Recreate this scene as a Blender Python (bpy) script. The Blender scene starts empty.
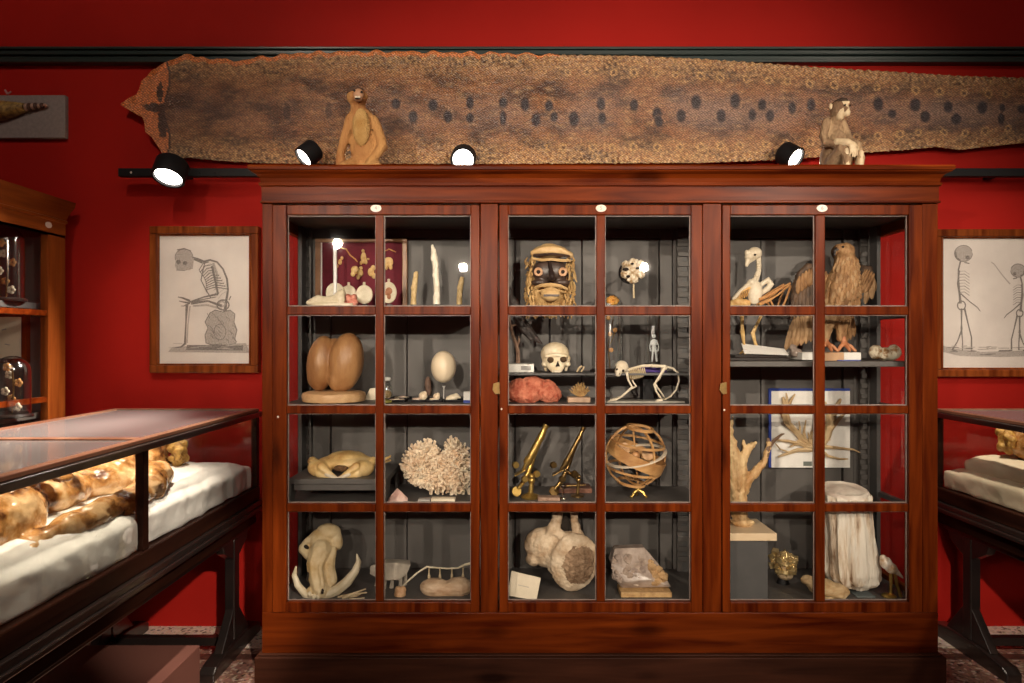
import bpy, bmesh, math, random
from mathutils import Vector, Matrix, noise, Euler
random.seed(7)
R = math.radians
SC = bpy.context.scene
COL = SC.collection
F, CX, CY, EH = 683.0, 512.0, 341.5, 1.5      # lens in pixels of the 1024 wide frame, eye height

def P(px, py, Y, dy=0.0):
    """point of the room that sits at depth Y behind photo position (px,py)"""
    return Vector(((px-CX)*Y/F, Y+dy, EH-(py-CY)*Y/F))
def X(px, Y): return (px-CX)*Y/F
def Z(py, Y): return EH-(py-CY)*Y/F

# ------------------------------------------------------------------ materials
def nodes(name):
    m = bpy.data.materials.new(name); m.use_nodes = True
    nt = m.node_tree; b = nt.nodes['Principled BSDF']
    return m, nt, b, nt.nodes.new, nt.links.new
def mat(name, c1, c2=None, scale=8, rough=.6, metal=0, bump=0, bscale=None, coat=0, stretch=(1,1,1), c3=None, detail=6, lo=.35, hi=.65, spec=.5, sss=0):
    m, nt, b, N, L = nodes(name)
    b.inputs['Roughness'].default_value = rough; b.inputs['Metallic'].default_value = metal
    b.inputs['Coat Weight'].default_value = coat; b.inputs['Coat Roughness'].default_value = .12
    b.inputs['Specular IOR Level'].default_value = spec
    if sss: b.inputs['Subsurface Weight'].default_value = sss; b.inputs['Subsurface Radius'].default_value = (.02,.012,.008)
    b.inputs['Base Color'].default_value = (*c1, 1)
    tc = N('ShaderNodeTexCoord'); mp = N('ShaderNodeMapping'); mp.inputs['Scale'].default_value = stretch
    L(tc.outputs['Object'], mp.inputs['Vector'])
    if c2:
        n = N('ShaderNodeTexNoise'); n.inputs['Scale'].default_value = scale; n.inputs['Detail'].default_value = detail
        n.inputs['Roughness'].default_value = .6
        L(mp.outputs[0], n.inputs['Vector'])
        r = N('ShaderNodeValToRGB'); e = r.color_ramp.elements
        e[0].position = lo; e[0].color = (*c1, 1); e[1].position = hi; e[1].color = (*c2, 1)
        if c3:
            q = e.new(.5*(lo+hi)); q.color = (*c3, 1)
        L(n.outputs['Fac'], r.inputs['Fac']); L(r.outputs[0], b.inputs['Base Color'])
    if bump:
        n2 = N('ShaderNodeTexNoise'); n2.inputs['Scale'].default_value = bscale or scale*3; n2.inputs['Detail'].default_value = 5
        L(mp.outputs[0], n2.inputs['Vector'])
        bp = N('ShaderNodeBump'); bp.inputs['Strength'].default_value = bump; bp.inputs['Distance'].default_value = .01
        L(n2.outputs['Fac'], bp.inputs['Height']); L(bp.outputs[0], b.inputs['Normal'])
    return m
def wood(name, dark, light, axis='z', rough=.3, coat=0, sc=1.0):
    m, nt, b, N, L = nodes(name)
    b.inputs['Roughness'].default_value = rough; b.inputs['Coat Weight'].default_value = coat; b.inputs['Specular IOR Level'].default_value = .07
    b.inputs['Coat Roughness'].default_value = .15
    tc = N('ShaderNodeTexCoord'); mp = N('ShaderNodeMapping')
    s = {'z': (9, 9, .7), 'x': (.7, 9, 9), 'y': (9, .7, 9)}[axis]
    mp.inputs['Scale'].default_value = [q*sc for q in s]
    L(tc.outputs['Object'], mp.inputs['Vector'])
    n = N('ShaderNodeTexNoise'); n.inputs['Scale'].default_value = 3; n.inputs['Detail'].default_value = 8; n.inputs['Distortion'].default_value = .6
    L(mp.outputs[0], n.inputs['Vector'])
    r = N('ShaderNodeValToRGB'); e = r.color_ramp.elements
    e[0].position = .3; e[0].color = (*dark, 1); e[1].position = .72; e[1].color = (*light, 1)
    L(n.outputs['Fac'], r.inputs['Fac'])
    # knots
    v = N('ShaderNodeTexVoronoi'); v.inputs['Scale'].default_value = .45*sc
    mp2 = N('ShaderNodeMapping'); mp2.inputs['Scale'].default_value = [q*.9*sc for q in {'z': (9, 9, 3.2), 'x': (3.2, 9, 9), 'y': (9, 3.2, 9)}[axis]]
    L(tc.outputs['Object'], mp2.inputs['Vector']); L(mp2.outputs[0], v.inputs['Vector'])
    r2 = N('ShaderNodeValToRGB'); r2.color_ramp.elements[0].position = .05; r2.color_ramp.elements[0].color = (.22,.18,.18,1)
    r2.color_ramp.elements[1].position = .13; r2.color_ramp.elements[1].color = (1,1,1,1)
    L(v.outputs['Distance'], r2.inputs['Fac'])
    mx = N('ShaderNodeMix'); mx.data_type = 'RGBA'; mx.blend_type = 'MULTIPLY'; mx.inputs[0].default_value = .8
    L(r.outputs[0], mx.inputs[6]); L(r2.outputs[0], mx.inputs[7]); L(mx.outputs[2], b.inputs['Base Color'])
    bp = N('ShaderNodeBump'); bp.inputs['Strength'].default_value = .12; bp.inputs['Distance'].default_value = .004
    L(n.outputs['Fac'], bp.inputs['Height']); L(bp.outputs[0], b.inputs['Normal'])
    return m
def glassmat(name, tint=(1,1,1), ior=1.45, boost=1.0, base=0.0):
    m, nt, b, N, L = nodes(name)
    nt.nodes.remove(b)
    out = nt.nodes['Material Output']
    t = N('ShaderNodeBsdfTransparent'); t.inputs[0].default_value = (*tint, 1)
    g = N('ShaderNodeBsdfGlossy'); g.inputs['Roughness'].default_value = .015
    f = N('ShaderNodeFresnel'); f.inputs['IOR'].default_value = ior
    geo = N('ShaderNodeNewGeometry')
    inv = N('ShaderNodeMath'); inv.operation = 'SUBTRACT'; inv.inputs[0].default_value = 1; L(geo.outputs['Backfacing'], inv.inputs[1])
    mu = N('ShaderNodeMath'); mu.operation = 'MULTIPLY_ADD'; mu.inputs[1].default_value = boost; mu.inputs[2].default_value = base; L(f.outputs[0], mu.inputs[0])
    mu2 = N('ShaderNodeMath'); mu2.operation = 'MULTIPLY'; mu2.use_clamp = True
    L(mu.outputs[0], mu2.inputs[0]); L(inv.outputs[0], mu2.inputs[1])
    mx = N('ShaderNodeMixShader'); L(mu2.outputs[0], mx.inputs[0]); L(t.outputs[0], mx.inputs[1]); L(g.outputs[0], mx.inputs[2])
    L(mx.outputs[0], out.inputs[0])
    return m
def emis(name, c, s):
    m, nt, b, N, L = nodes(name)
    b.inputs['Base Color'].default_value = (*c, 1); b.inputs['Emission Color'].default_value = (*c, 1); b.inputs['Emission Strength'].default_value = s
    return m

M = {}
M['putty'] = mat('pale_grey_putty', (.17,.125,.105), (.27,.21,.18), scale=30, rough=.5)
M['red'] = mat('red_wall_paint', (.30,.0080,.0045), (.34,.0095,.0055), scale=1.3, rough=.75, bump=.06, bscale=90, spec=.15)
M['wv'] = wood('cherry_wood_upright', (.042,.0045,.0008), (.155,.027,.0034), 'z')
M['wh'] = wood('cherry_wood_level', (.042,.0045,.0008), (.155,.027,.0034), 'x')
M['wy'] = wood('honey_wood_side', (.13,.026,.005), (.28,.072,.013), 'y')
M['wyv'] = wood('honey_wood_upright', (.13,.026,.005), (.28,.072,.013), 'z')
M['plinth'] = wood('dark_plinth_wood', (.028,.010,.006), (.065,.022,.012), 'x', rough=.4)
M['ebony'] = mat('ebonised_wood', (.008,.006,.006), (.018,.012,.01), scale=4, rough=.28, coat=.4)
M['ebrown'] = wood('dark_brown_case_wood', (.010,.004,.003), (.026,.009,.005), 'y', rough=.3)
M['copper'] = wood('reddish_case_rim', (.12,.05,.03), (.22,.11,.07), 'y', rough=.3)
M['grey'] = mat('grey_cabinet_paint', (.084,.076,.071), (.104,.095,.089), scale=3, rough=.5, bump=.08, bscale=40)
M['dgrey'] = mat('dark_grey_paint', (.07,.068,.068), (.09,.087,.086), scale=6, rough=.5)
M['black'] = mat('black_metal', (.006,.006,.007), rough=.6, spec=.25)
M['gap'] = mat('black_backing', (.012,.012,.013), rough=.9)
M['green'] = mat('dark_green_moulding', (.018,.030,.028), rough=.35)
M['glass'] = glassmat('cabinet_glass', (.97,.975,.97))
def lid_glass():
    m = glassmat('hazed_lid_glass', (.97,.97,.96), boost=1.9); nt = m.node_tree  # grey diffuse and boosted gloss imitate a bright ceiling reflection on the lid
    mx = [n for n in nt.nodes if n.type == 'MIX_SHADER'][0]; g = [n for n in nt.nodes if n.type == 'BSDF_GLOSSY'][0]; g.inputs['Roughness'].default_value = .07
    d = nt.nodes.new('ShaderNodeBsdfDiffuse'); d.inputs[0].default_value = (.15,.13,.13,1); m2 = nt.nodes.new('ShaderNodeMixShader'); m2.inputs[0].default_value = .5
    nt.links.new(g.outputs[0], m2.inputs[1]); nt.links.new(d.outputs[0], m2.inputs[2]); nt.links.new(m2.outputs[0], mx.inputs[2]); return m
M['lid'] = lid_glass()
M['dome'] = glassmat('dome_glass', (.93,.95,.95), boost=5, base=.06)
[n for n in M['dome'].node_tree.nodes if n.type == 'BSDF_GLOSSY'][0].inputs['Roughness'].default_value = .11
M['bone'] = mat('old_bone', (.42,.30,.16), (.72,.60,.42), scale=14, rough=.5, bump=.25, bscale=60, c3=(.62,.49,.31))
M['bonew'] = mat('pale_bone', (.58,.48,.34), (.80,.72,.58), scale=16, rough=.5, bump=.2, bscale=70)
M['dark'] = mat('dark_hollow', (.018,.012,.008), rough=.9)
M['brass'] = mat('polished_brass', (.62,.42,.13), (.42,.27,.07), scale=20, rough=.34, metal=.85)
M['brassd'] = mat('aged_brass', (.34,.22,.08), (.17,.10,.04), scale=24, rough=.3, metal=.9)
M['white'] = mat('white_card', (.72,.70,.66), (.8,.78,.74), scale=20, rough=.7)
M['cream'] = mat('cream_card', (.74,.64,.48), (.82,.72,.56), scale=12, rough=.7)
M['blue'] = mat('blue_card_edge', (.02,.05,.30), rough=.6)
M['gold'] = mat('gold_paint', (.65,.42,.12), (.5,.3,.07), scale=30, rough=.4, metal=.5)
M['ink'] = mat('grey_ink', (.13,.115,.11), (.30,.27,.255), scale=160, rough=.9)
M['inkl'] = mat('pale_grey_ink', (.30,.27,.255), (.52,.47,.44), scale=160, rough=.9)
M['paper'] = mat('aged_paper', (.64,.58,.55), (.73,.67,.63), scale=5, rough=.8)
M['plate'] = mat('enamel_plate', (.66,.58,.5), (.6,.5,.42), scale=200, rough=.3)

# ------------------------------------------------------------------ mesh building
class MB:
    def __init__(s): s.b = bmesh.new()
    def box(s, x0, x1, y0, y1, z0, z1, rot=None, piv=None):
        v = [s.b.verts.new((x, y, z)) for z in (z0, z1) for y in (y0, y1) for x in (x0, x1)]
        for f in ((0,2,3,1), (4,5,7,6), (0,1,5,4), (2,6,7,3), (0,4,6,2), (1,3,7,5)): s.b.faces.new([v[i] for i in f])
        if rot is not None:
            c = Vector(piv) if piv is not None else Vector(((x0+x1)/2, (y0+y1)/2, (z0+z1)/2))
            m = Euler(rot).to_matrix()
            for q in v: q.co = c + m @ (q.co-c)
        return s
    def tube(s, pts, r, seg=8, cap=True):
        pts = [Vector(p) for p in pts]; n = len(pts)
        if not hasattr(r, '__len__'): r = [r]*n
        rings = []; up = None
        for i, p in enumerate(pts):
            d = (pts[min(i+1, n-1)] - pts[max(i-1, 0)])
            if d.length < 1e-9: d = Vector((0,0,1))
            d.normalize()
            if up is None:
                a = d.cross(Vector((0,0,1)) if abs(d.z) < .9 else Vector((1,0,0)))
            else:
                a = up - d*up.dot(d)
                if a.length < 1e-4: a = d.cross(Vector((.3,1,.1)))
            a.normalize(); c = d.cross(a).normalized(); up = a
            rings.append([s.b.verts.new(p + (a*math.cos(t)+c*math.sin(t))*max(r[i],1e-5)) for t in [2*math.pi*k/seg for k in range(seg)]])
        for i in range(n-1):
            A, B = rings[i], rings[i+1]
            for k in range(seg):
                s.b.faces.new((A[k], B[k], B[(k+1)%seg], A[(k+1)%seg]))
        if cap:
            s.b.faces.new(rings[0]); s.b.faces.new(rings[-1][::-1])
        return s
    def sph(s, c, r, rot=None, u=14, v=10):
        if not hasattr(r, '__len__'): r = (r, r, r)
        m = Matrix.Translation(Vector(c)) @ ((Euler(rot).to_matrix().to_4x4()) if rot is not None else Matrix.Identity(4)) @ Matrix.Diagonal((*r, 1))
        b = s.b; t = b.verts.new(m @ Vector((0,0,1))); bt = b.verts.new(m @ Vector((0,0,-1))); rows_ = []
        for i in range(1, v):
            a = math.pi*i/v; rows_.append([b.verts.new(m @ Vector((math.sin(a)*math.cos(2*math.pi*k/u), math.sin(a)*math.sin(2*math.pi*k/u), math.cos(a)))) for k in range(u)])
        for k in range(u):
            b.faces.new((t, rows_[0][k], rows_[0][(k+1)%u])); b.faces.new((bt, rows_[-1][(k+1)%u], rows_[-1][k]))
        for A, B in zip(rows_, rows_[1:]):
            for k in range(u): b.faces.new((A[k], B[k], B[(k+1)%u], A[(k+1)%u]))
        return s
    def lathe(s, c, prof, seg=24, rot=None, cap=True):
        c = Vector(c); m = Euler(rot).to_matrix() if rot is not None else Matrix.Identity(3)
        rings = []
        for (r, z) in prof:
            rings.append([s.b.verts.new(c + m @ Vector((r*math.cos(2*math.pi*k/seg), r*math.sin(2*math.pi*k/seg), z))) for k in range(seg)])
        for A, B in zip(rings, rings[1:]):
            for k in range(seg): s.b.faces.new((A[k], A[(k+1)%seg], B[(k+1)%seg], B[k]))
        if cap:
            if prof[0][0] > 1e-4: s.b.faces.new(rings[0][::-1])
            if prof[-1][0] > 1e-4: s.b.faces.new(rings[-1])
        return s
    def prism(s, pts, d):
        """polygon (3D points) extruded by vector d"""
        d = Vector(d); A = [s.b.verts.new(p) for p in pts]; B = [s.b.verts.new(Vector(p)+d) for p in pts]
        s.b.faces.new(A); s.b.faces.new(B[::-1]); n = len(A)
        for k in range(n): s.b.faces.new((A[k], B[k], B[(k+1)%n], A[(k+1)%n]))
        return s
    def ribbon(s, pts, w, n):
        """flat stroke of ink lying in the plane with normal n"""
        n = Vector(n); pts = [Vector(p) for p in pts]; k = len(pts); L_ = []
        if not hasattr(w, '__len__'): w = [w]*k
        for i, p in enumerate(pts):
            d = (pts[min(i+1,k-1)]-pts[max(i-1,0)]).normalized(); a = d.cross(n).normalized()*w[i]*.5
            L_.append((s.b.verts.new(p+a), s.b.verts.new(p-a)))
        for A, B in zip(L_, L_[1:]): s.b.faces.new((A[0], A[1], B[1], B[0]))
        return s
WL = {}
def setp(o, label=None, cat=None, group=None, kind=None):
    if label: o['label'] = label
    if cat: o['category'] = cat
    if group: o['group'] = group
    if kind: o['kind'] = kind
    return o
def thing(name, label, cat, loc, group=None):
    o = bpy.data.objects.new(name, None); o.empty_display_size = .05; COL.objects.link(o); o.location = loc; WL[o] = Vector(loc)
    return setp(o, label, cat, group)
def mk(name, mb, m, parent=None, bevel=0, smooth=False, remesh=0, sm=0, disp=None, sub=0, label=None, cat=None, group=None, kind=None, fixn=True, solid=0):
    b = mb.b if isinstance(mb, MB) else mb
    if fixn: bmesh.ops.recalc_face_normals(b, faces=b.faces)
    if parent is not None: loc = WL[parent]; o_loc = loc
    if True:
        xs = [v.co for v in b.verts]
        lo = Vector([min(c[i] for c in xs) for i in range(3)]); hi = Vector([max(c[i] for c in xs) for i in range(3)])
        loc = Vector(((lo.x+hi.x)/2, (lo.y+hi.y)/2, lo.z))
    bmesh.ops.translate(b, verts=b.verts, vec=-loc)
    me = bpy.data.meshes.new(name); b.to_mesh(me); b.free()
    o = bpy.data.objects.new(name, me); COL.objects.link(o); WL[o] = loc
    if parent is not None:
        o.parent = parent; o.location = loc - WL[parent]
    else: o.location = loc
    me.materials.append(M[m] if isinstance(m, str) else m)
    if smooth or remesh or sub:
        for p in me.polygons: p.use_smooth = True
    if smooth and not remesh and not sub: 
        try: me.set_sharp_from_angle(angle=R(40))
        except Exception: pass
    if bevel:
        q = o.modifiers.new('bevel', 'BEVEL'); q.width = bevel; q.segments = 2; q.limit_method = 'ANGLE'; q.angle_limit = R(35)
    if solid:
        q = o.modifiers.new('solid', 'SOLIDIFY'); q.thickness = solid; q.offset = 0
    if remesh:
        q = o.modifiers.new('remesh', 'REMESH'); q.mode = 'VOXEL'; q.voxel_size = remesh; q.use_smooth_shade = True
    if sm:
        q = o.modifiers.new('smooth', 'SMOOTH'); q.iterations = sm; q.factor = .6
    if sub:
        q = o.modifiers.new('sub', 'SUBSURF'); q.levels = sub; q.render_levels = sub
    if disp:
        for (st, size, kind_) in ([disp] if not isinstance(disp, list) else disp):
            t = bpy.data.textures.new(name+'_relief', kind_)
            t.noise_scale = size
            if kind_ == 'CLOUDS': t.noise_depth = 3
            q = o.modifiers.new('relief', 'DISPLACE'); q.texture = t; q.strength = st; q.mid_level = .5
    return setp(o, label, cat, group, kind)
def dome_profile(r, h, n=7):
    pr = [(r, 0), (r, h-r)]
    for i in range(1, n): a = i/n*math.pi/2; pr.append((r*math.cos(a), h-r+r*math.sin(a)))
    pr.append((.0005, h)); return pr
def copy_tree(o, par=None):
    c = o.copy(); COL.objects.link(c); WL[c] = WL[o]
    if par is not None: c.parent = par
    for ch in list(o.children): copy_tree(ch, c)
    return c
def org(name, Y, specs, m, parent=None, vox=.004, sm=3, disp=None, **kw):
    """organic solid: balls ('s',px,py,dy,rx,ry,rz[,tilt]) and limbs ('t',[(px,py,dy,r)..]) measured in photo px at depth Y, fused into one skin"""
    k = Y/F; mb = MB()
    for sp in specs:
        if sp[0] == 's':
            _, px, py, dy, rx, ry, rz = sp[:7]; tilt = sp[7] if len(sp) > 7 else 0
            mb.sph(P(px, py, Y, dy*k), (rx*k, ry*k, rz*k), rot=(0, R(tilt), 0), u=24, v=16)
        else:
            pts = [P(a, b, Y, c*k) for (a, b, c, r) in sp[1]]; rr = [q[3]*k for q in sp[1]]
            mb.tube(pts, rr, seg=8)
            for p, r in ((pts[0], rr[0]), (pts[-1], rr[-1])): mb.sph(p, r*.98, u=8, v=6)
    return mk(name, mb, m, parent, remesh=vox, sm=sm, disp=disp, **kw)
def pipes(name, Y, lines, m, parent=None, seg=6, **kw):
    """loose thin limbs [(px,py,dy,r)..] in px at depth Y"""
    k = Y/F; mb = MB()
    for ln in lines:
        pts = [P(a, b, Y, c*k) for (a, b, c, r) in ln]
        mb.tube(pts, [q[3]*k for q in ln], seg=seg)
    return mk(name, mb, m, parent, smooth=True, **kw)
def facet(name, Y, pts, m, parent=None, **kw):
    k = Y/F; b = bmesh.new()
    for (a, b_, c) in pts: b.verts.new(P(a, b_, Y, c*k))
    r = bmesh.ops.convex_hull(b, input=b.verts)
    bmesh.ops.delete(b, geom=[g for g in r['geom_interior'] if isinstance(g, bmesh.types.BMVert)], context='VERTS')
    return mk(name, b, m, parent, **kw)
def pbox(x0, x1, y0, y1, Y, Y1):
    return (X(x0,Y), X(x1,Y), Y, Y1, Z(y1,Y), Z(y0,Y))

# ================================================================== ROOM
YW = 3.60
def st(name, mb, m, **kw): return mk(name, mb, m, kind='structure', **kw)
st('wall_back', MB().box(-3.3, 4.3, YW, YW+.1, 0, 4.2), 'red')
st('wall_left', MB().box(-3.4, -3.3, -3.2, YW+.1, 0, 4.2), 'red')
st('wall_right', MB().box(4.3, 4.4, -3.2, YW+.1, 0, 4.2), 'red')
st('wall_front', MB().box(-3.3, 4.3, -3.3, -3.2, 0, 4.2), 'red')
st('ceiling', MB().box(-3.4, 4.4, -3.3, YW+.1, 4.2, 4.3), mat('dim_white_ceiling', (.30,.27,.25), rough=.9))
# terrazzo
def terrazzo(name, base, c2, chip, chip2):
    m, nt, b, N, L = nodes(name); b.inputs['Roughness'].default_value = .32
    tc = N('ShaderNodeTexCoord'); v = N('ShaderNodeTexVoronoi'); v.inputs['Scale'].default_value = 75; v.inputs['Randomness'].default_value = 1
    L(tc.outputs['Object'], v.inputs['Vector'])
    r = N('ShaderNodeValToRGB'); r.color_ramp.interpolation = 'CONSTANT'
    e = r.color_ramp.elements; e[0].color = (*base,1); e[1].position = .45; e[1].color = (*c2,1)
    q = e.new(.72); q.color = (*chip,1); q = e.new(.88); q.color = (*chip2,1)
    sep = N('ShaderNodeSeparateColor'); L(v.outputs['Color'], sep.inputs[0]); L(sep.outputs[0], r.inputs['Fac'])
    n = N('ShaderNodeTexNoise'); n.inputs['Scale'].default_value = 90; L(tc.outputs['Object'], n.inputs['Vector'])
    mx = N('ShaderNodeMix'); mx.data_type = 'RGBA'; mx.blend_type = 'OVERLAY'; mx.inputs[0].default_value = .5
    L(r.outputs[0], mx.inputs[6]); L(n.outputs['Color'], mx.inputs[7]); L(mx.outputs[2], b.inputs['Base Color'])
    return m
st('floor', MB().box(-3.4, 4.4, -3.3, 3.22, -.05, 0).box(-3.4, 4.4, 3.28, 3.34, -.05, 0), terrazzo('rust_terrazzo', (.20,.10,.075), (.27,.15,.11), (.42,.31,.25), (.06,.03,.025)))
st('trim_2', MB().box(-3.4, 4.4, 3.22, 3.28, -.05, 0), terrazzo('brown_terrazzo_line', (.07,.03,.022), (.10,.04,.03), (.12,.06,.04), (.04,.02,.02)))
st('trim_3', MB().box(-3.4, 4.4, 3.34, YW+.1, -.05, 0), terrazzo('pale_terrazzo_border', (.66,.56,.47), (.74,.64,.54), (.55,.45,.36), (.12,.09,.07)))
mb = MB()
for (a, b_, d) in ((47.5, 50, .045), (50, 54, .03), (54, 55.5, .045), (55.5, 60.5, .028), (60.5, 63.5, .05)):
    mb.box(-3.3, 4.3, YW-d, YW, Z(b_+2.4, YW), Z(a+2.4, YW))
st('trim_1', mb, 'green', bevel=.003)

# ================================================================== MAIN CABINET
D0 = 2.90
XL, XR = X(262, D0), X(938, D0)
YB = 3.44                                   # back of carcass
cab = thing('display_cabinet', 'large glazed wooden display cabinet with three doors and grey interior in the centre', 'cabinet', ((XL+XR)/2, (D0+YB)/2, 0))
zt = 2.239
def cornice(mb, xl, xr, yf, yb, prof, back_out=0):
    rings = []
    for (o_, z) in prof:
        rings.append([mb.b.verts.new(p) for p in ((xl-o_, yb, z), (xl-o_, yf-o_, z), (xr+o_, yf-o_, z), (xr+o_, yb, z))])
    for A, B in zip(rings, rings[1:]):
        for k in range(4): mb.b.faces.new((A[k], A[(k+1)%4], B[(k+1)%4], B[k]))
    mb.b.faces.new(rings[0]); mb.b.faces.new(rings[-1][::-1])
zq = lambda py: Z(py, D0)
prof = [(0, zq(201)), (0, zq(187)), (.008, zq(186)), (.010, zq(183.5)), (.002, zq(183)), (.006, zq(179)), (.016, zq(175.5)), (.034, zq(173.5)), (.036, zq(172.5)), (.042, zq(172)), (.044, zt-.008), (.040, zt)]
mb = MB(); cornice(mb, XL, XR, D0-.006, YB, prof)
mk('cornice', mb, 'wh', cab)
mb = MB(); mb.box(XL-.004, XR+.004, D0-.014, YB, zq(203.5), zq(201)); mk('bead_moulding', mb, 'wh', cab, bevel=.003)
ZF = Z(601, 2.98)
mb = MB(); mb.box(XL, XR, D0-.002, YB, Z(653, D0), Z(612.5, D0)).box(XL, XR, D0+.04, YB, Z(612.5,D0), ZF-.026); mk('base_rail', mb, 'wh', cab, bevel=.003)
mb = MB(); mb.box(XL-.02, XR+.015, D0-.035, YB, 0, Z(658, D0-.035)).box(XL-.012, XR+.008, D0-.02, YB, Z(658,D0-.035), Z(653,D0)+.001); mk('plinth', mb, 'plinth', cab, bevel=.006)
# corner posts and mullion posts
ztop, zbot = zq(203.5), Z(612.5, D0)
for (a, b_) in ((262, 272.5), (480.5, 498), (703, 721.5), (922.5, 938)):
    mk('post', MB().box(X(a,D0), X(b_,D0), D0, D0+.05, zbot, ztop), 'wv', cab, bevel=.003)
for xx in (XL, XR-.045):
    mk('post', MB().box(xx, xx+.045, YB-.06, YB, zbot, ztop), 'wv', cab, bevel=.003)
# carcass: back, floor, roof
ZF = Z(601, 2.98)                            # inner floor
mb = MB(); mb.box(XL+.03, XR-.03, 2.952, YB-.02, ZF-.025, ZF); mk('cabinet_floor', mb, 'grey', cab)
mb = MB(); mb.box(XL+.02, XR-.02, 2.952, YB-.02, zq(207)-.012, zq(203.5)); mk('cabinet_roof', mb, 'grey', cab)
mb = MB(); mb.box(XL+.02, XR-.02, YB-.02, YB-.004, zbot, ztop); mk('back_panel', mb, 'gap', cab)
YBF = YB-.035                                # face of back boards
edges = [250, 312, 331, 407, 515, 582, 659, 672, 684, 761, 842, 853, 958]
mb = MB()
zr = Z(238, YBF)
for i, (a, b_) in enumerate(zip(edges, edges[1:])):
    wide = (b_-a) > 25
    yf = YBF if wide else YBF-.012
    x0, x1 = max(X(a+.5,YBF), XL+.05), min(X(b_-.5,YBF), XR-.05)
    if wide: mb.box(x0, x1, yf, YB-.02, ZF, zr-.003)
    else: mb.box(x0, x1, yf, YB-.02, ZF, zq(207)-.012)
mb.box(XL+.05, XR-.05, YBF-.004, YB-.02, zr, zq(207)-.012)
mk('back_boards', mb, 'grey', cab, bevel=.003)
# toothed shelf supports
def ledger(x0, x1, y0, y1, axis, parent=None, zt_=None):
    m_ = MB(); z = ZF+.05; top = zq(210)
    if axis == 'x':                         # teeth recesses seen from the front
        m_.box(x0, x1, y0+.012, y1, ZF, top)
        while z < top-.03:
            m_.box(x0, x1-.012, y0, y0+.012, z, z+.026); z += .05
        m_.box(x1-.012, x1, y0, y0+.012, ZF, top)
    else:
        m_.box(x0, x1, y0, y1, ZF, top)
    return mk('toothed_shelf_support', m_, 'grey', cab, bevel=.002)
ledger(X(302.5,3.37), X(311.5,3.37), 3.365, 3.40, 'x')
ledger(X(861,3.37), X(870,3.37), 3.365, 3.40, 'x')
xp = X(712, D0)
ledger(X(677.5,3.36), X(690.5,3.36), 3.35, 3.395, 'x')
for xx in (X(490, D0), xp):
    mk('partition', MB().box(xx-.012, xx+.012, 3.30 if xx<0 else 3.36, 3.394, ZF, zq(207)-.012), 'dgrey', cab)
# side frames with glass
for s, xo in ((1, XL), (-1, XR)):
    xi = sorted((xo+s*.004, xo+s*.028))
    for (za, zb) in ((zbot, ZF+.02), (zq(222), ztop)):
        mk('side_rail', MB().box(xi[0], xi[1], D0+.05, YB-.06, za, zb), 'wy', cab)
    mk('side_glass', MB().box(xo+s*.012, xo+s*.016, D0+.05, YB-.06, ZF+.02, zq(222)), 'glass', cab)
    mk('inner_stile', MB().box(*sorted((xo+s*.028, xo+s*.046)), 3.30, 3.395, ZF, zq(210)), 'dgrey', cab)
    for zz in ((1.205, .775, 1.628) if s < 0 else (1.205, .775)):
        mk('side_cleat', MB().box(*sorted((xo+s*.018, xo+s*.040)), 2.96, 3.36, zz-.022, zz), 'dgrey', cab)
# shelves
Z1, Z2, Z3 = 1.655, 1.227, .793
ZG = 1.359; Z5 = 1.4135
xm1, xm2 = X(489.5, D0), X(712, D0)
mk('shelf', MB().box(XL+.05, xm1, 2.965, YBF-.014, Z1-.02, Z1), 'grey', cab, bevel=.003)
mk('shelf', MB().box(XL+.05, xm1, 2.965, YBF-.014, Z2-.02, Z2), 'grey', cab, bevel=.003)
mk('shelf', MB().box(XL+.05, xm1, 2.965, YBF-.014, Z3-.02, Z3), 'grey', cab, bevel=.003)
mk('shelf', MB().box(xm1, xm2, 2.965, 3.34, Z2-.02, Z2), 'grey', cab, bevel=.003)
mk('shelf', MB().box(xm1, xm2, 2.965, 3.34, Z3-.02, Z3), 'grey', cab, bevel=.003)
mk('shelf', MB().box(xm1+.015, xm2-.04, 3.04, 3.30, ZG-.010, ZG), 'dgrey', cab, bevel=.002, label='narrow thin dark shelf set between two shelves')
mk('shelf', MB().box(xm2, XR-.05, 2.975, YBF-.014, Z5-.024, Z5), 'grey', cab, bevel=.003)

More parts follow.
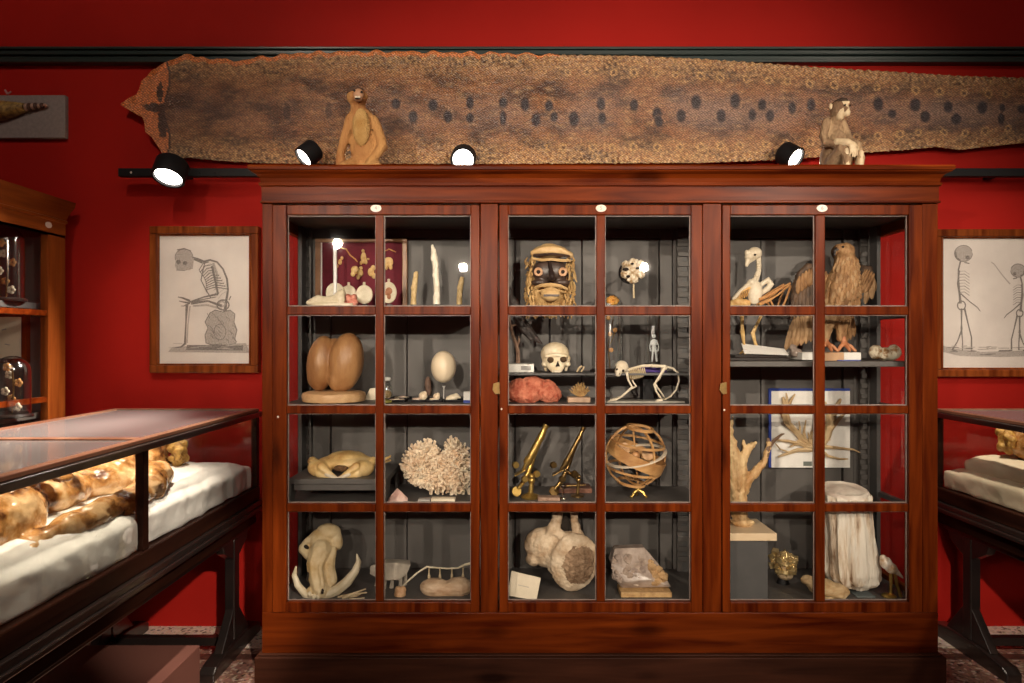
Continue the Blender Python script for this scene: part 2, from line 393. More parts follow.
# doors
cols = [((272.5, 480), (287, 375.6), (383.6, 470.8), 4, 376), ((499, 702.5), (508, 596.5), (605, 691), 5, 601), ((722, 922), (730, 815.5), (825, 908.5), 6, 822)]
rows = [(215, 306.3), (314.8, 405.6), (413.6, 503.4), (511.8, 601.3)]
def door(i):
    # frame with three glazing rails and one glazing bar, eight panes
    (a, b_), p1, p2, num, cxp = cols[i]
    mb = MB(); y0, y1 = D0-.006, D0+.032
    X_ = lambda q: X(q, D0)
    # outer frame
    mb.box(X_(a+.3), X_(p1[0]), y0, y1, Z(612,D0), Z(205,D0)); mb.box(X_(p2[1]), X_(b_-.3), y0, y1, Z(612,D0), Z(205,D0))
    mb.box(X_(p1[0]), X_(p2[1]), y0, y1, Z(215,D0), Z(205,D0)); mb.box(X_(p1[0]), X_(p2[1]), y0, y1, Z(612,D0), Z(601.6,D0))
    mb.box(X_(p1[1]), X_(p2[0]), y0+.004, y1, Z(601.6,D0), Z(215,D0))
    for r0, r1 in zip(rows, rows[1:]):
        for p in (p1, p2): mb.box(X_(p[0]), X_(p[1]), y0+.004, y1, Z(r1[0],D0), Z(r0[1],D0))
    # rebates round each pane
    d = mk('door', mb, 'wv', cab, bevel=.0035)
    for (r0, r1) in rows:
        for p in (p1, p2):
            mk('glass_pane', MB().box(X_(p[0])-.001, X_(p[1])+.001, D0+.016, D0+.019, Z(r1,D0)-.001, Z(r0,D0)+.001), 'glass', d)
    for (r0, r1) in rows:
        for p in (p1, p2):
            a0, a1, b0, b1 = X_(p[0]), X_(p[1]), Z(r1,D0), Z(r0,D0); w = .0042; mb = MB(); ya, yb = D0+.0125, D0+.0158
            mb.box(a0, a1, ya, yb, b1-w, b1); mb.box(a0, a1, ya, yb, b0, b0+w); mb.box(a0, a0+w, ya, yb, b0+w, b1-w); mb.box(a1-w, a1, ya, yb, b0+w, b1-w)
            mk('glazing_putty', mb, 'putty', d)
    c = P(cxp, 208.3, y0); n = 24
    pl = mk('number_plaque', MB().prism([c+Vector((.023*math.cos(t), -.003, .0155*math.sin(t))) for t in [2*math.pi*q/n for q in range(n)]], (0,.004,0)), 'plate', d, bevel=.001)
    cu = bpy.data.curves.new('numeral_text', 'FONT'); cu.body = str(num); cu.size = .022; cu.extrude = .0004; cu.align_x = 'CENTER'; cu.align_y = 'CENTER'
    tmp = bpy.data.objects.new('numeral_text', cu); COL.objects.link(tmp); bpy.context.view_layer.update()
    me = bpy.data.meshes.new_from_object(tmp.evaluated_get(bpy.context.evaluated_depsgraph_get())); bpy.data.objects.remove(tmp)
    bb = bmesh.new(); bb.from_mesh(me); bmesh.ops.transform(bb, matrix=Matrix.Translation(c+Vector((0, -.0036, 0))) @ Matrix.Rotation(R(90), 4, 'X'), verts=bb.verts)
    mk('numeral', bb, 'ink', pl, fixn=False)
    return d
doors = [door(i) for i in range(3)]
# lock plates and keyholes
k = D0/F
for i, (lx, kx) in ((1, (496.5, 501.5)), (2, (723.7, 724.3))):
    mb = MB()
    yy = D0-.0105
    mb.prism([P(q[0]+lx, q[1]+388, yy) for q in ((-3.2,-4.5),(3,-6),(3.2,6),(-1,6.5),(-4,2))], (0,.0035,0))
    mk('lock_plate', mb, 'brassd', doors[i], bevel=.0008)
    mk('screw_head', MB().sph(P(kx, 410 if i==2 else 409, D0-.007), (.0045,.003,.0045)), 'plate', doors[i])
mk('keyhole_plug', MB().sph(P(278, 417, D0-.007), (.005,.003,.005)), 'plate', doors[0])
M['worn'] = mat('worn_bare_wood', (.5,.33,.2), rough=.5)

# ================================================================== SNAKE SKIN
def interp(tab, x):
    if x <= tab[0][0]: return tab[0][1]
    for (a, va), (b_, vb) in zip(tab, tab[1:]):
        if x <= b_: t = (x-a)/(b_-a); return va+(vb-va)*t
    return tab[-1][1]
top = [(121,103),(128,99),(136,95),(140,88),(141,81),(147,77),(152,70),(160,65),(172,60),(184,54.5),(190,54),(196,57),(210,59),(216,57),(222,60),(240,61),(252,58),(262,57),(300,53),(350,51.5),(400,51.5),(500,53),(560,55),(640,56),(700,59),(730,61),(760,63),(830,68),(880,71),(960,76),(1024,78),(1100,83)]
bot = [(121,104.5),(130,111),(142,117),(145,124),(143,131),(152,137),(158,146),(163,155),(172,159),(190,158),(215,160.5),(255,163),(300,164),(500,164),(700,163),(780,160),(830,156),(860,153),(905,150),(935,147),(960,150),(985,147),(1024,143),(1100,139)]
spots = [(329,110,4,9),(287,112,4,9),(396,104,5.5,6.5),(413,117,5.5,7.5),(433,105,5.5,7),(448,117,5,7.5),(470,103,4.5,8),(470,118,4.5,6),(503,103,5,7),(503,118,4,9),(525,105,5,8),(536,120,5.5,8),(549,106,5,7),(554,117,4.5,6),(574,119,6,9),(601,104,5,8),(602,118,5,7),(634,105,5,7),(657,114,5.5,8),(659,122,5,6),(681,116,5.5,8),(696,102,6,9),(721,116,5.5,8),(735,101,6,9.5),(752,115,4.5,7),(762,105,5,7),(770,116,5,7),(792,108,4.5,7),(811,105,5,8),(878,104,6,8.5),(892,114,5,5),(915,105,6.5,8),(925,117,6,7),(948,107,5.5,7),(956,119,6,7),(982,108,6,7.5),(1002,108,3.5,5),(1001,119,4,7),(1021,109,5,5),(1045,115,6,7)]
def skin():
    Y0 = YW-.066; NX, NV = 900, 96
    b = bmesh.new(); cl = b.verts.layers.float_color.new('Col'); g = []
    rs = random.Random(3)
    rings = [(x+rs.uniform(-4,4), yo, 3.3+rs.random()) for x in range(545, 1090, 22) for yo in (0, 1)]
    for i in range(NX+1):
        px = 121+i*(1085-121)/NX
        wv = 1.2*math.sin(px*.33)+1.0*math.sin(px*.21+1)+.8*noise.noise(Vector((px*.12, 0, 3)))
        amp = 1.0 if px > 200 else .3
        if px > 560: wv = .9*noise.noise(Vector((px*.3, 0, 3)))+.6*math.sin(px*.7)
        ty = interp(top, px)+wv*amp*.8; by = interp(bot, px)+(1.0*noise.noise(Vector((px*.3,9,0))) if px > 170 else .3*wv)
        row = []
        for j in range(NV+1):
            v = j/NV; py = ty+(by-ty)*v
            edge = min(1, min(py-ty, by-py)/4)
            bulge = .010*noise.noise(Vector((px*.02, py*.04, 1))) + .004*noise.noise(Vector((px*.1, py*.1, 5)))
            lift = .012*math.sin(px*.33)*max(0, 1-(py-ty)/8) if px < 560 else 0
            if px > 540:
                eb = max(0, 1-min(py-ty, by-py)/16)
                lift = .009*eb*(noise.noise(Vector((px*.28, py*.28, 2)))+.3)
            vt = b.verts.new(P(px, py, Y0 + bulge - lift))
            # own colours of the hide
            n1 = noise.fractal(Vector((px*.03, py*.06, 0)), 1, 2, 5); n2 = noise.noise(Vector((px*.35, py*.35, 4)))
            n3 = noise.noise(Vector((px*.012, py*.01, 8)))
            brown = Vector((.30,.125,.05)); dark = Vector((.085,.034,.019)); rose = Vector((.30,.195,.155)); tan = Vector((.66,.40,.18)); org_ = Vector((.85,.27,.08))
            c = brown.lerp(dark, max(0, min(1, .34+n1*1.6)))
            c = c.lerp(tan, max(0, min(1, noise.noise(Vector((px*.09, py*.3, 12)))*.7+noise.noise(Vector((px*.5, py*.9, 2)))*.35)))
            mid = math.exp(-((v-.5)/.2)**2)
            f = max(0, min(1, (px-330)/250))
            c = c.lerp(rose, mid*(.25+.5*f)*max(0, min(1, .6+n3*2)))
            c = c.lerp(dark, mid*(1-f)*.55*max(0,min(1,.6+n1)))
            e = max(0, 1-min(v, 1-v)/.26)
            c = c.lerp(tan, max(0, min(1, e*(.35+n2*1.5)+.2*e)))
            for (sx, sy, rx, ry) in spots:
                if abs(px-sx) < rx*1.7 and abs(py-sy) < ry*1.7:
                    d = math.hypot((px-sx)/rx, (py-sy)/ry)
                    if d < 1: c = c.lerp(Vector((.035,.026,.034)), min(1, (1-d)*3)*(.97 if px > 380 else .55))
                    elif d < 1.3: c = c.lerp(Vector((.42,.27,.17)), .2)
            if px > 545:
                for (sx, yo, rr) in rings:
                    if abs(px-sx) < 6:
                        sy = ty+17 if yo == 0 else by-16
                        d = math.hypot(px-sx, py-sy)/rr
                        if d < .5: c = c.lerp(Vector((.12,.055,.03)), .7)
                        elif d < 1.1: c = c.lerp(Vector((.60,.36,.15)), .75)
            bd = py-ty+1.2*n2
            lim = 4.5 if 200 < px < 480 else (2 if px > 480 else 6)
            if px < 560 and bd < lim: c = c.lerp(org_, .9)
            hx = 166 - .0035*(py-104)**2*0 + 3*math.sin(py*.1)
            if px < hx and not (math.hypot((px-157)/(14), (py-108-.12*(px-157))/4.5) < 1+.3*n2 or math.hypot((px-163)/5, (py-122)/16) < 1+.3*n2 or math.hypot((px-160)/4, (py-92)/12) < .8+.3*n2): c = c.lerp(org_, .85)
            elif px < hx+2.2 or px < hx: c = Vector((.10,.05,.035))
            vt[cl] = (c.x, c.y, c.z, 1); row.append(vt)
        g.append(row)
    for i in range(NX):
        for j in range(NV): b.faces.new((g[i][j], g[i][j+1], g[i+1][j+1], g[i+1][j]))
    m, nt, bs, N, L = nodes('snake_hide'); bs.inputs['Roughness'].default_value = .34; bs.inputs['Specular IOR Level'].default_value = .7
    at = N('ShaderNodeAttribute'); at.attribute_name = 'Col'
    tc = N('ShaderNodeTexCoord'); vo = N('ShaderNodeTexVoronoi'); vo.inputs['Scale'].default_value = 1; vo.inputs['Randomness'].default_value = .4
    mp = N('ShaderNodeMapping'); mp.inputs['Scale'].default_value = (80, 1, 108); mp.inputs['Rotation'].default_value = (0, R(38), 0); L(tc.outputs['Object'], mp.inputs['Vector']); L(mp.outputs[0], vo.inputs['Vector'])
    mpr = N('ShaderNodeMapRange'); mpr.inputs[1].default_value = .15; mpr.inputs[2].default_value = .6; mpr.inputs[3].default_value = 1.15; mpr.inputs[4].default_value = .4
    L(vo.outputs['Distance'], mpr.inputs[0])
    mx = N('ShaderNodeVectorMath'); mx.operation = 'SCALE'; L(at.outputs['Color'], mx.inputs[0]); L(mpr.outputs[0], mx.inputs['Scale']); L(mx.outputs[0], bs.inputs['Base Color'])
    bp = N('ShaderNodeBump'); bp.inputs['Strength'].default_value = .8; bp.inputs['Distance'].default_value = .007; bp.invert = True
    L(vo.outputs['Distance'], bp.inputs['Height']); L(bp.outputs[0], bs.inputs['Normal'])
    o = mk('snake_skin', b, m, smooth=True, label='very long brown spotted snake skin stretched along the wall above the cabinet', cat='snake skin', solid=.004)
skin()

# ================================================================== TRACK LIGHTS
yt = 3.50
zt0, zt1 = Z(177, yt), Z(169, yt)
tr = thing('light_track', 'long thin black lighting track on the wall behind the cabinet top', 'light track', (.6, yt, zt0))
mk('rail', MB().box(X(120,yt), 3.6, yt-.018, yt+.018, zt0, zt1), 'black', tr, bevel=.002)
for px in (131, 200, 215, 990):
    mk('fixing', MB().sph(P(px, 172.5, yt-.018), (.006,.003,.006)), 'plate' if px == 131 else 'black', tr)
for px in (180, 600, 1000):
    mk('wall_bracket', MB().box(X(px,yt)-.02, X(px,yt)+.02, yt+.018, YW, zt0+.01, zt1-.01), 'black', tr)
M['lamp'] = emis('lit_lamp_face', (1,.93,.85), 14)
def spot(px, py, Y, direction, label, r=.048, L_=.085, power=40, ang=60, col=(1,.86,.72)):
    c = P(px, py, Y); d = Vector(direction).normalized()
    t = thing('track_spotlight', label, 'spotlight', c, 'spotlights on the track')
    q = d.to_track_quat('Z', 'Y').to_euler()
    mk('lamp_body', MB().lathe(c, [(r*.25,-L_),(r*.9,-L_),(r,-L_*.9),(r,.0),(r*.86,0),(r*.82,-.012),(.001,-.012)], seg=28, rot=q, cap=False), 'black', t, smooth=True)
    mk('lamp_face', MB().lathe(c, [(.001,-.012),(r*.80,-.012),(r*.80,-.0105),(.001,-.0105)], seg=28, rot=q, cap=False), 'lamp', t)
    tp = Vector((c.x-d.x*L_*.6, yt-.01, (zt0+zt1)/2)); 
    mk('yoke', MB().tube([tp, c-d*L_*.75], .007), 'black', t)
    l = bpy.data.lights.new('spot_bulb', 'SPOT'); l.energy = power; l.spot_size = R(ang); l.spot_blend = .7; l.shadow_soft_size = .02; l.color = col
    o = bpy.data.objects.new('spot_bulb', l); COL.objects.link(o); o.location = c+d*.012; o.rotation_euler = d.to_track_quat('-Z', 'Y').to_euler()
    return t
spot(168, 178, 3.36, (-.03,-.42,-.80), 'black spotlight hanging from the track above the seated skeleton print', r=.078, L_=.10, power=10, ang=110)
spot(303, 158, 3.36, (-.62,-.50,-.72), 'black spotlight left of the grinning monkey, tilted away to the left', r=.055, power=420, ang=75)
spot(463, 160, 3.36, (.0,-.85,-.45), 'round white lit spotlight between the two monkeys on the cabinet', r=.062, power=20, ang=70)
spot(796, 159, 3.36, (.50,-.62,-.55), 'lit spotlight beside the seated brown monkey, tilted to the right', r=.058, power=160, ang=46)

# ================================================================== MONKEYS
fur1 = mat('orange_fur', (.30,.12,.035), (.50,.27,.09), scale=9, rough=.85, bump=.8, bscale=160, stretch=(1,1,.4))
fur2 = mat('brown_fur', (.17,.095,.05), (.46,.32,.18), scale=9, rough=.85, bump=.8, bscale=160, stretch=(1,1,.4))
palefur = mat('pale_buff_fur', (.5,.34,.17), (.66,.5,.30), scale=20, rough=.85, bump=.6, bscale=160)
Ym = 3.14
zc = 2.239
def monkey1():
    b0 = 183.5   # base line on cabinet top at Ym
    t = thing('stuffed_monkey', 'stuffed orange-tan monkey with bared teeth looking up, left on cabinet', 'stuffed monkey', (X(362,Ym), Ym, zc))
    body = org('body', Ym, [
        ('s',362,122,4,13,10,15), ('s',364,146,5,15,12,19), ('s',362,168,6,17,14,16), ('s',363,124,-1,9,8,10),
        ('t',[(357,112,3,8),(358,104,1,7),(357,97,0,8)]), ('s',357,97,0,10,10,10), ('s',360,99,-6,7,5,7),
        ('t',[(351,118,2,6),(346,134,0,5),(342,152,-3,4.4),(341,170,-8,4.2),(342,180,-11,4.6)]),
        ('t',[(373,120,2,6),(380,136,0,5.4),(383,147,-2,5.6),(377,157,-5,4.5),(370,168,-10,4),(366,176,-14,4.4)]),
        ('t',[(354,165,0,8),(348,172,-14,7),(350,179,-10,5)]), ('t',[(372,165,0,8),(379,172,-14,7),(376,179,-10,5)]),
        ], fur1, t, vox=.006, sm=2, disp=(.006,.03,'CLOUDS'))
    mk('belly', MB().sph(P(363,130,Ym,-.038), (.040,.022,.085), rot=(.08,0,0)), mat('yellow_belly_fur', (.36,.19,.05), (.52,.33,.12), scale=14, rough=.85, bump=.8, bscale=150), t, smooth=True)
    mk('cap_hair', MB().sph(P(356,92.5,Ym,-.004), (.042,.042,.024)), mat('dark_brown_fur', (.05,.03,.02), (.1,.05,.03), scale=30, rough=.9, bump=.6, bscale=150), t, smooth=True)
    mk('face', MB().sph(P(361,98,Ym,-.050), (.024,.016,.025)).sph(P(361,103,Ym,-.058), (.02,.02,.013)), mat('pinkish_skin', (.36,.19,.10), (.45,.26,.15), scale=30, rough=.6), t, smooth=True)
    mk('eye', MB().sph(P(357.5,95.5,Ym,-.062), .0055), 'dark', t, smooth=True); mk('eye', MB().sph(P(364.5,97,Ym,-.062), .0055), 'dark', t, smooth=True)
    mk('mouth', MB().sph(P(361.5,104,Ym,-.076), (.013,.006,.006)), 'dark', t, smooth=True)
    mb = MB()
    for i in range(6): mb.box(*(lambda c: (c.x-.0016, c.x+.0016, c.y-.003, c.y+.003, c.z-.004, c.z+.004))(P(359.3+i*.9,103.2,Ym,-.080)))
    mk('teeth', mb, 'bonew', t)
    mk('ear', MB().sph(P(350,98,Ym,.0), (.010,.008,.016)), fur1, t, smooth=True); mk('ear', MB().sph(P(366.5,97,Ym,-.01), (.008,.008,.013)), fur1, t, smooth=True)
    for i in range(5): mb = MB(); mb.tube([P(362+i*1.6,172,Ym,-.07), P(360+i*1.8,177,Ym,-.082), P(360+i*1.9,181,Ym,-.078)], [.005,.0045,.003], seg=6); mk('finger', mb, palefur, t, smooth=True)
    for i in range(5): mb = MB(); mb.tube([P(339.5+i*1.5,177,Ym,-.056), P(339+i*1.6,181,Ym,-.066), P(339+i*1.7,183,Ym,-.072)], [.005,.0045,.003], seg=6); mk('finger', mb, palefur, t, smooth=True)
monkey1()
def monkey2():
    t = thing('stuffed_monkey', 'stuffed brown monkey seated with hand on knee, right end of cabinet top', 'stuffed monkey', (X(843,Ym), Ym, zc))
    org('body', Ym, [
        ('s',840,135,8,11,10,16,-8), ('s',842,158,9,15,13,20), ('s',843,172,6,17,14,11), ('s',842,141,0,8,8,12),
        ('t',[(842,120,3,7),(844,113,0,7)]), ('s',843,110,0,8.5,9.5,10), ('s',847,113,-6,5,5.5,5.5),
        ('t',[(830,122,2,5),(825,136,0,4.8),(825,144,-5,4.5),(834,148,-12,3.8),(843,151,-20,3.4),(849,153,-22,3)]),
        ('t',[(850,122,4,5),(855,134,2,4.6),(853,142,-6,4),(857,150,-16,3.6)]),
        ('t',[(836,164,0,9),(840,152,-17,7),(842,162,-19,5.5),(842,178,-17,5),(844,182,-20,5)]),
        ('t',[(852,164,4,9),(859,149,-14,6.5),(860,162,-15,5.4),(859,178,-13,4.8),(860,182,-17,5)]),
        ], fur2, t, vox=.006, sm=2, disp=(.006,.03,'CLOUDS'))
    sk = mat('pale_primate_skin', (.55,.42,.25), (.68,.55,.36), scale=30, rough=.6, bump=.2, bscale=90)
    org('face', Ym, [('s',847,110,-5,5.5,5,7.5),('s',848.5,115.5,-8,4.4,4,4.2),('s',844,113,-4,6,5.5,8),('s',843,118,-3,5,5,4),('s',847,113,-6,6,5,6),('s',841,108,-2,4,4,6),('t',[(844,105,-7,1.6),(851,105,-8,1.6)])], sk, t, vox=.004, sm=4)
    mk('cap_hair', MB().sph(P(845.5,102.3,Ym,.004), (.040,.042,.017), rot=(0,-.15,0)), mat('black_brown_fur', (.03,.018,.012), (.06,.035,.02), scale=30, rough=.9, bump=.6, bscale=150), t, smooth=True)
    mk('eye', MB().sph(P(845.5,108.5,Ym,-.047), (.006,.004,.004)), 'dark', t, smooth=True); mk('eye', MB().sph(P(851.5,108.8,Ym,-.047), (.006,.004,.004)), 'dark', t, smooth=True)
    mk('ear', MB().sph(P(834.5,106.5,Ym,.0), (.010,.008,.015)), sk, t, smooth=True)
    org('hands', Ym, [('t',[(834,146,-13,4),(842,149,-21,4.2),(847,153,-24,4)]),('t',[(847,153,-24,2.4),(851,157,-24,1.5),(852,161,-22,1.2)]),('t',[(846,154,-25,2.4),(849,159,-25,1.4),(849,163,-23,1.2)]),('t',[(844,154,-25,2),(846,160,-25,1.3),(846,163,-24,1.1)]),('t',[(843,153,-25,2),(843,159,-25,1.3),(842.5,162,-24,1.1)]),('t',[(849,151,-22,2),(853,153,-22,1.3),(855,156,-21,1)])], sk, t, vox=.0028, sm=1)
    org('shins', Ym, [('t',[(842,157,-20,4),(842,170,-19.5,4),(843,180,-21,4.4)]),('t',[(860,158,-17,3.4),(859.5,170,-16.5,3.6),(860,180,-18,4)])], sk, t, vox=.004, sm=2)
    t.scale = (.84, 1, 1); t.location.x = X(838, Ym)
monkey2()

# ================================================================== PINNED TAIL ON BOARD, top left
bd = thing('specimen_board', 'grey rectangular board with a rattle tail on the wall, top left', 'board', P(20,137,YW-.03))
mk('board', MB().box(X(-60,YW-.03), X(65,YW-.03), YW-.03, YW, Z(138,YW-.03), Z(95,YW-.03)), mat('grey_linen', (.20,.17,.16), (.25,.21,.20), scale=60, rough=.8), bd, bevel=.004)
tl = thing('rattlesnake_tail', 'yellow-brown patterned snake tail ending in banded rattle, top left', 'snake tail', P(10,115,YW-.05))
Yt_ = YW-.05
mk('tail', MB().tube([P(-60,111,Yt_), P(-20,110,Yt_), P(0,110.5,Yt_), P(15,109,Yt_), P(25,107.5,Yt_)], [.062,.058,.052,.036,.022], seg=16), mat('mottled_snake', (.10,.05,.015), (.42,.27,.07), scale=45, rough=.5, bump=.4, bscale=120), tl, smooth=True)
for i in range(7):
    r_ = .019-.0018*i+.004*(i%2)
    mk('rattle_segment', MB().sph(P(26.5+i*3.1, 107.3-.35*i, Yt_), (.010, r_, r_)), mat('rattle_pale', (.35,.22,.16), rough=.5) if i % 2 == 0 else mat('rattle_dark', (.07,.03,.02), rough=.5), tl, smooth=True)
mk('ribbon_knot', MB().tube([P(5,90,YW-.035), P(7.5,94,YW-.035)], .005, seg=6).tube([P(11,91.5,YW-.035), P(8,94,YW-.035)], .004, seg=6), mat('pink_ribbon', (.4,.2,.2), rough=.8), bd)

# ================================================================== FRAMED PRINTS
M['frame'] = wood('print_frame_wood', (.07,.012,.003), (.24,.06,.013), 'z', rough=.3, coat=.3)
def print_frame(x0, x1, y0, y1, bw, Y, label, strokes, fills=()):
    t = thing('framed_print', label, 'framed print', P((x0+x1)/2, y1, Y))
    mb = MB(); yb = YW
    for (a, b_, c, d) in ((x0, x1, y0, y0+bw), (x0, x1, y1-bw, y1)): mb.box(*pbox(a, b_, c, d, Y, yb))
    for (a, b_) in ((x0, x0+bw), (x1-bw, x1)): mb.box(*pbox(a, b_, y0+bw, y1-bw, Y, yb))
    iw = bw*.25
    for (a, b_, c, d) in ((x0+bw, x1-bw, y0+bw, y0+bw+iw), (x0+bw, x1-bw, y1-bw-iw, y1-bw), (x0+bw, x0+bw+iw, y0+bw, y1-bw), (x1-bw-iw, x1-bw, y0+bw, y1-bw)): mb.box(*pbox(a, b_, c, d, Y+.012, yb))
    mk('frame', mb, 'frame', t, bevel=.005)
    yp = Y+.025
    sh = mk('paper', MB().box(X(x0+bw,yp), X(x1-bw,yp), yp, yp+.004, Z(y1-bw,yp), Z(y0+bw,yp)), 'paper', t)
    mk('glass', MB().box(X(x0+bw,Y+.016), X(x1-bw,Y+.016), Y+.016, Y+.018, Z(y1-bw,Y+.016), Z(y0+bw,Y+.016)), 'glass', t)
    yi = yp-.0007; k_ = yi/F
    for nm, mm in (('ink_drawing', 'ink'), ('pale_ink_drawing', 'inkl')):
        mb = MB(); has = False; jj = 0
        for sname, pts, w in strokes:
            if sname != mm: continue
            has = True; jj += 1
            off = -.00001*jj
            mb.ribbon([P(a, b_, yi, off) for (a, b_) in pts], [q*k_*.8 for q in w] if hasattr(w, '__len__') else w*k_*.7, (0,1,0))
        for sname, pts in fills:
            if sname != mm: continue
            has = True; jj += 1
            mb.b.faces.new([mb.b.verts.new(P(a, b_, yi, (.0004 if mm == 'inkl' else .0002)-.00001*jj)) for (a, b_) in pts])
        if has: mk(nm, mb, mm, sh, fixn=False)
    return t
def oval(cx, cy, rx, ry, n=20, rot=0): return [(cx+rx*math.cos(2*math.pi*i/n)*math.cos(rot)-ry*math.sin(2*math.pi*i/n)*math.sin(rot), cy+rx*math.cos(2*math.pi*i/n)*math.sin(rot)+ry*math.sin(2*math.pi*i/n)*math.cos(rot)) for i in range(n)]
S1 = []; F1 = []
I, J = 'ink', 'inkl'
F1.append((J, oval(184,257,8.5,7.5))); S1.append((I, oval(184,257,9,7.8)+[(193,257)], 1.0)); F1 += [(I, oval(178.5,262,2.2,2.2)), (I, oval(185,263,2.4,2)), (J, [(176,258),(194,258),(193,267),(190,270),(177,270),(175,266)])]
S1 += [(I, [(176,270),(184,270.5),(193,268)], 1), (I, [(178,267),(190,267)], .8), (I, [(177,250),(184,248.5),(191,251)], 1.6)]
S1 += [(I, [(192,258),(197,259.5),(203,262)], [3.6,4.4,4.6]), (I, [(203,262),(210,260),(217,262),(223,269),(227,279),(228,290),(226,302),(225,312)], [3,2.4,2.2,2.2,2.4,2.6,3,4])]
rr = random.Random(5)
for i in range(11):
    t_ = i/10; ax, ay = 209+18*t_**.8, 262+27*t_; S1.append((J, [(ax+2,ay+1),(ax-5,ay+5),(ax-9,ay+10)], .6)); bx, by = 199+6*t_+3*math.sin(t_*3), 270+20*t_
    S1.append((I, [(ax,ay),((ax+bx)/2-1,(ay+by)/2-2.4),(bx,by),(bx+1.5,by+2.5)], 1.25))
S1 += [(I, [(205,262),(203,270),(201,280),(206,290),(211,298)], 1.6), (J, [(213,263),(217,275),(216,290)], 4)]
S1 += [(I, [(212,266),(216,284),(218,294)], [3,2.4,2.6]), (I, [(218,294),(204,297),(190,302)], [2.8,1.8,2]), (I, [(216,297),(200,300),(187,303)], 1.4), (I, [(190,301),(183,298),(178,297)], [3,2.2,1.2]), (I, [(190,303),(183,302),(179,301)], [2.5,1.6,1]), (I, [(190,303),(184,306),(181,306)], [2,1.2,.8])]
S1 += [(I, [(222,306),(208,301),(191,303)], [3.6,2.2,4.4]), (J, [(222,309),(207,305),(193,306)], 2.8), (I, [(187,304),(186,322),(185,343)], [3.8,1.8,2.8]), (J, [(190,306),(188,324),(187,343)], [2,1.4,1.8]), (I, [(186,343),(181,347),(175,347.5)], [3,2,1.2])]
S1 += [(I, oval(223,305,6,5)+[(229,305)], 2), (J, oval(222,304,3,2.5)+[(225,304)], 2.2), (I, [(229,300),(231,296)], 1.5)]
rock_ = [(210,313),(215,310),(223,312),(230,310),(235,314),(234,322),(237,330),(235,338),(236,343),(228,345),(220,344),(212,345),(206,343),(205,335),(208,328),(205,322)]
F1.append((J, rock_)); S1.append((I, rock_+rock_[:1], 1.3)); S1.append((I, oval(220,332,6,8,12)+[(226,332)], 1))
F1.append((I, [(187,345),(243,345),(243,350.5),(186,350)])); F1.append((J, [(172,347),(246,343),(250,353),(168,352)]))
for i in range(46):
    xx = 207+rr.random()*26; yy = 312+rr.random()*28; S1.append((I if i % 2 else J, [(xx,yy),(xx+rr.uniform(1,4),yy+rr.uniform(1,3)),(xx+rr.uniform(2,5),yy+rr.uniform(3,6))], .8))
for i in range(24): xx = 168+rr.random()*76; yy = 343+rr.random()*9; S1.append((J, [(xx,yy),(xx+5+rr.random()*7,yy+rr.uniform(-.4,.4))], .9))
print_frame(149, 258, 226, 373, 7.6, YW-.05, 'wood-framed print of a seated skeleton, left of the big cabinet', S1, F1)
def stand_skel(cx, top_, flip, sc=1.0, faint=False):
    A = []; B = []; s = -1 if flip else 1
    q = lambda x, y: (cx+s*x*sc, top_+y*sc)
    ik = I if not faint else J
    B.append((J, [q(a, b_) for a, b_ in oval(0,8,9,8)])); A.append((ik, [q(a, b_) for a, b_ in oval(0,8,9,8.2)], 1.0)); B.append((ik, [q(a, b_) for a, b_ in oval(4,12,2.2,2.2,10)]))
    A.append((I, [q(-8,6),q(-7,12),q(-3,15)], 2)); A += [(ik, [q(1,17),q(6,18)], 1.6), (ik, [q(-3,16),q(-5,24),q(-5,36),q(-4,48),q(-3,58)], [2,2,2.4,2.6,3.4])]
    for i in range(8): A.append((ik if i % 2 else J, [q(-5,26+i*3), q(1,25.5+i*3), q(6,29+i*3)], .9))
    A += [(ik, [q(-4,25),q(-6,38),q(-4,50)], 2), (ik, [q(-3,48),q(6,56),q(14,62),q(17,66)], [1.8,1.3,1.3,.8])]
    A += [(ik, [q(a, b_) for a, b_ in oval(-2,60,4,4.5,12)]+[q(2,60)], 1.8)]
    A += [(ik, [q(-2,63),q(-2,78),q(-2,84)], [2.6,1.6,3]), (ik, [q(-2,85),q(-6,96),q(-11,104)], [2.2,1.4,2]), (ik, [q(1,63),q(5,80),q(8,92),q(8,104)], [2.4,1.5,1.7,2.2])]
    A += [(ik, [q(-12,104),q(-6,106)], 2), (ik, [q(7,105),q(13,106)], 2), (ik, [q(-2,84),q(-1,96),q(-1,105)], [2,1.3,1.8])]
    return A, B
A1, B1 = stand_skel(963.5, 245.5, False); A2, B2 = stand_skel(1018, 264, True, .82)
A2 += [(J, [(1010,284),(1003,276),(994,264),(991,262)], [1.8,1.4,1.3,1])]
S2 = A1+A2; F2 = B1+B2; F2.append((J, [(942,345),(950,348),(980,352),(1010,351),(1060,350),(1060,355),(1000,357),(960,356),(943,352)]))
for i in range(30): xx = 942+rr.random()*95; yy = 346+rr.random()*9; S2.append((I if i % 3 == 0 else J, [(xx,yy),(xx+4+rr.random()*8,yy+rr.uniform(-.6,.6))], 1.1))
print_frame(934.5, 1072, 229, 377, 7.5, YW-.05, 'wood-framed print of standing skeletons, right of the big cabinet', S2, F2)

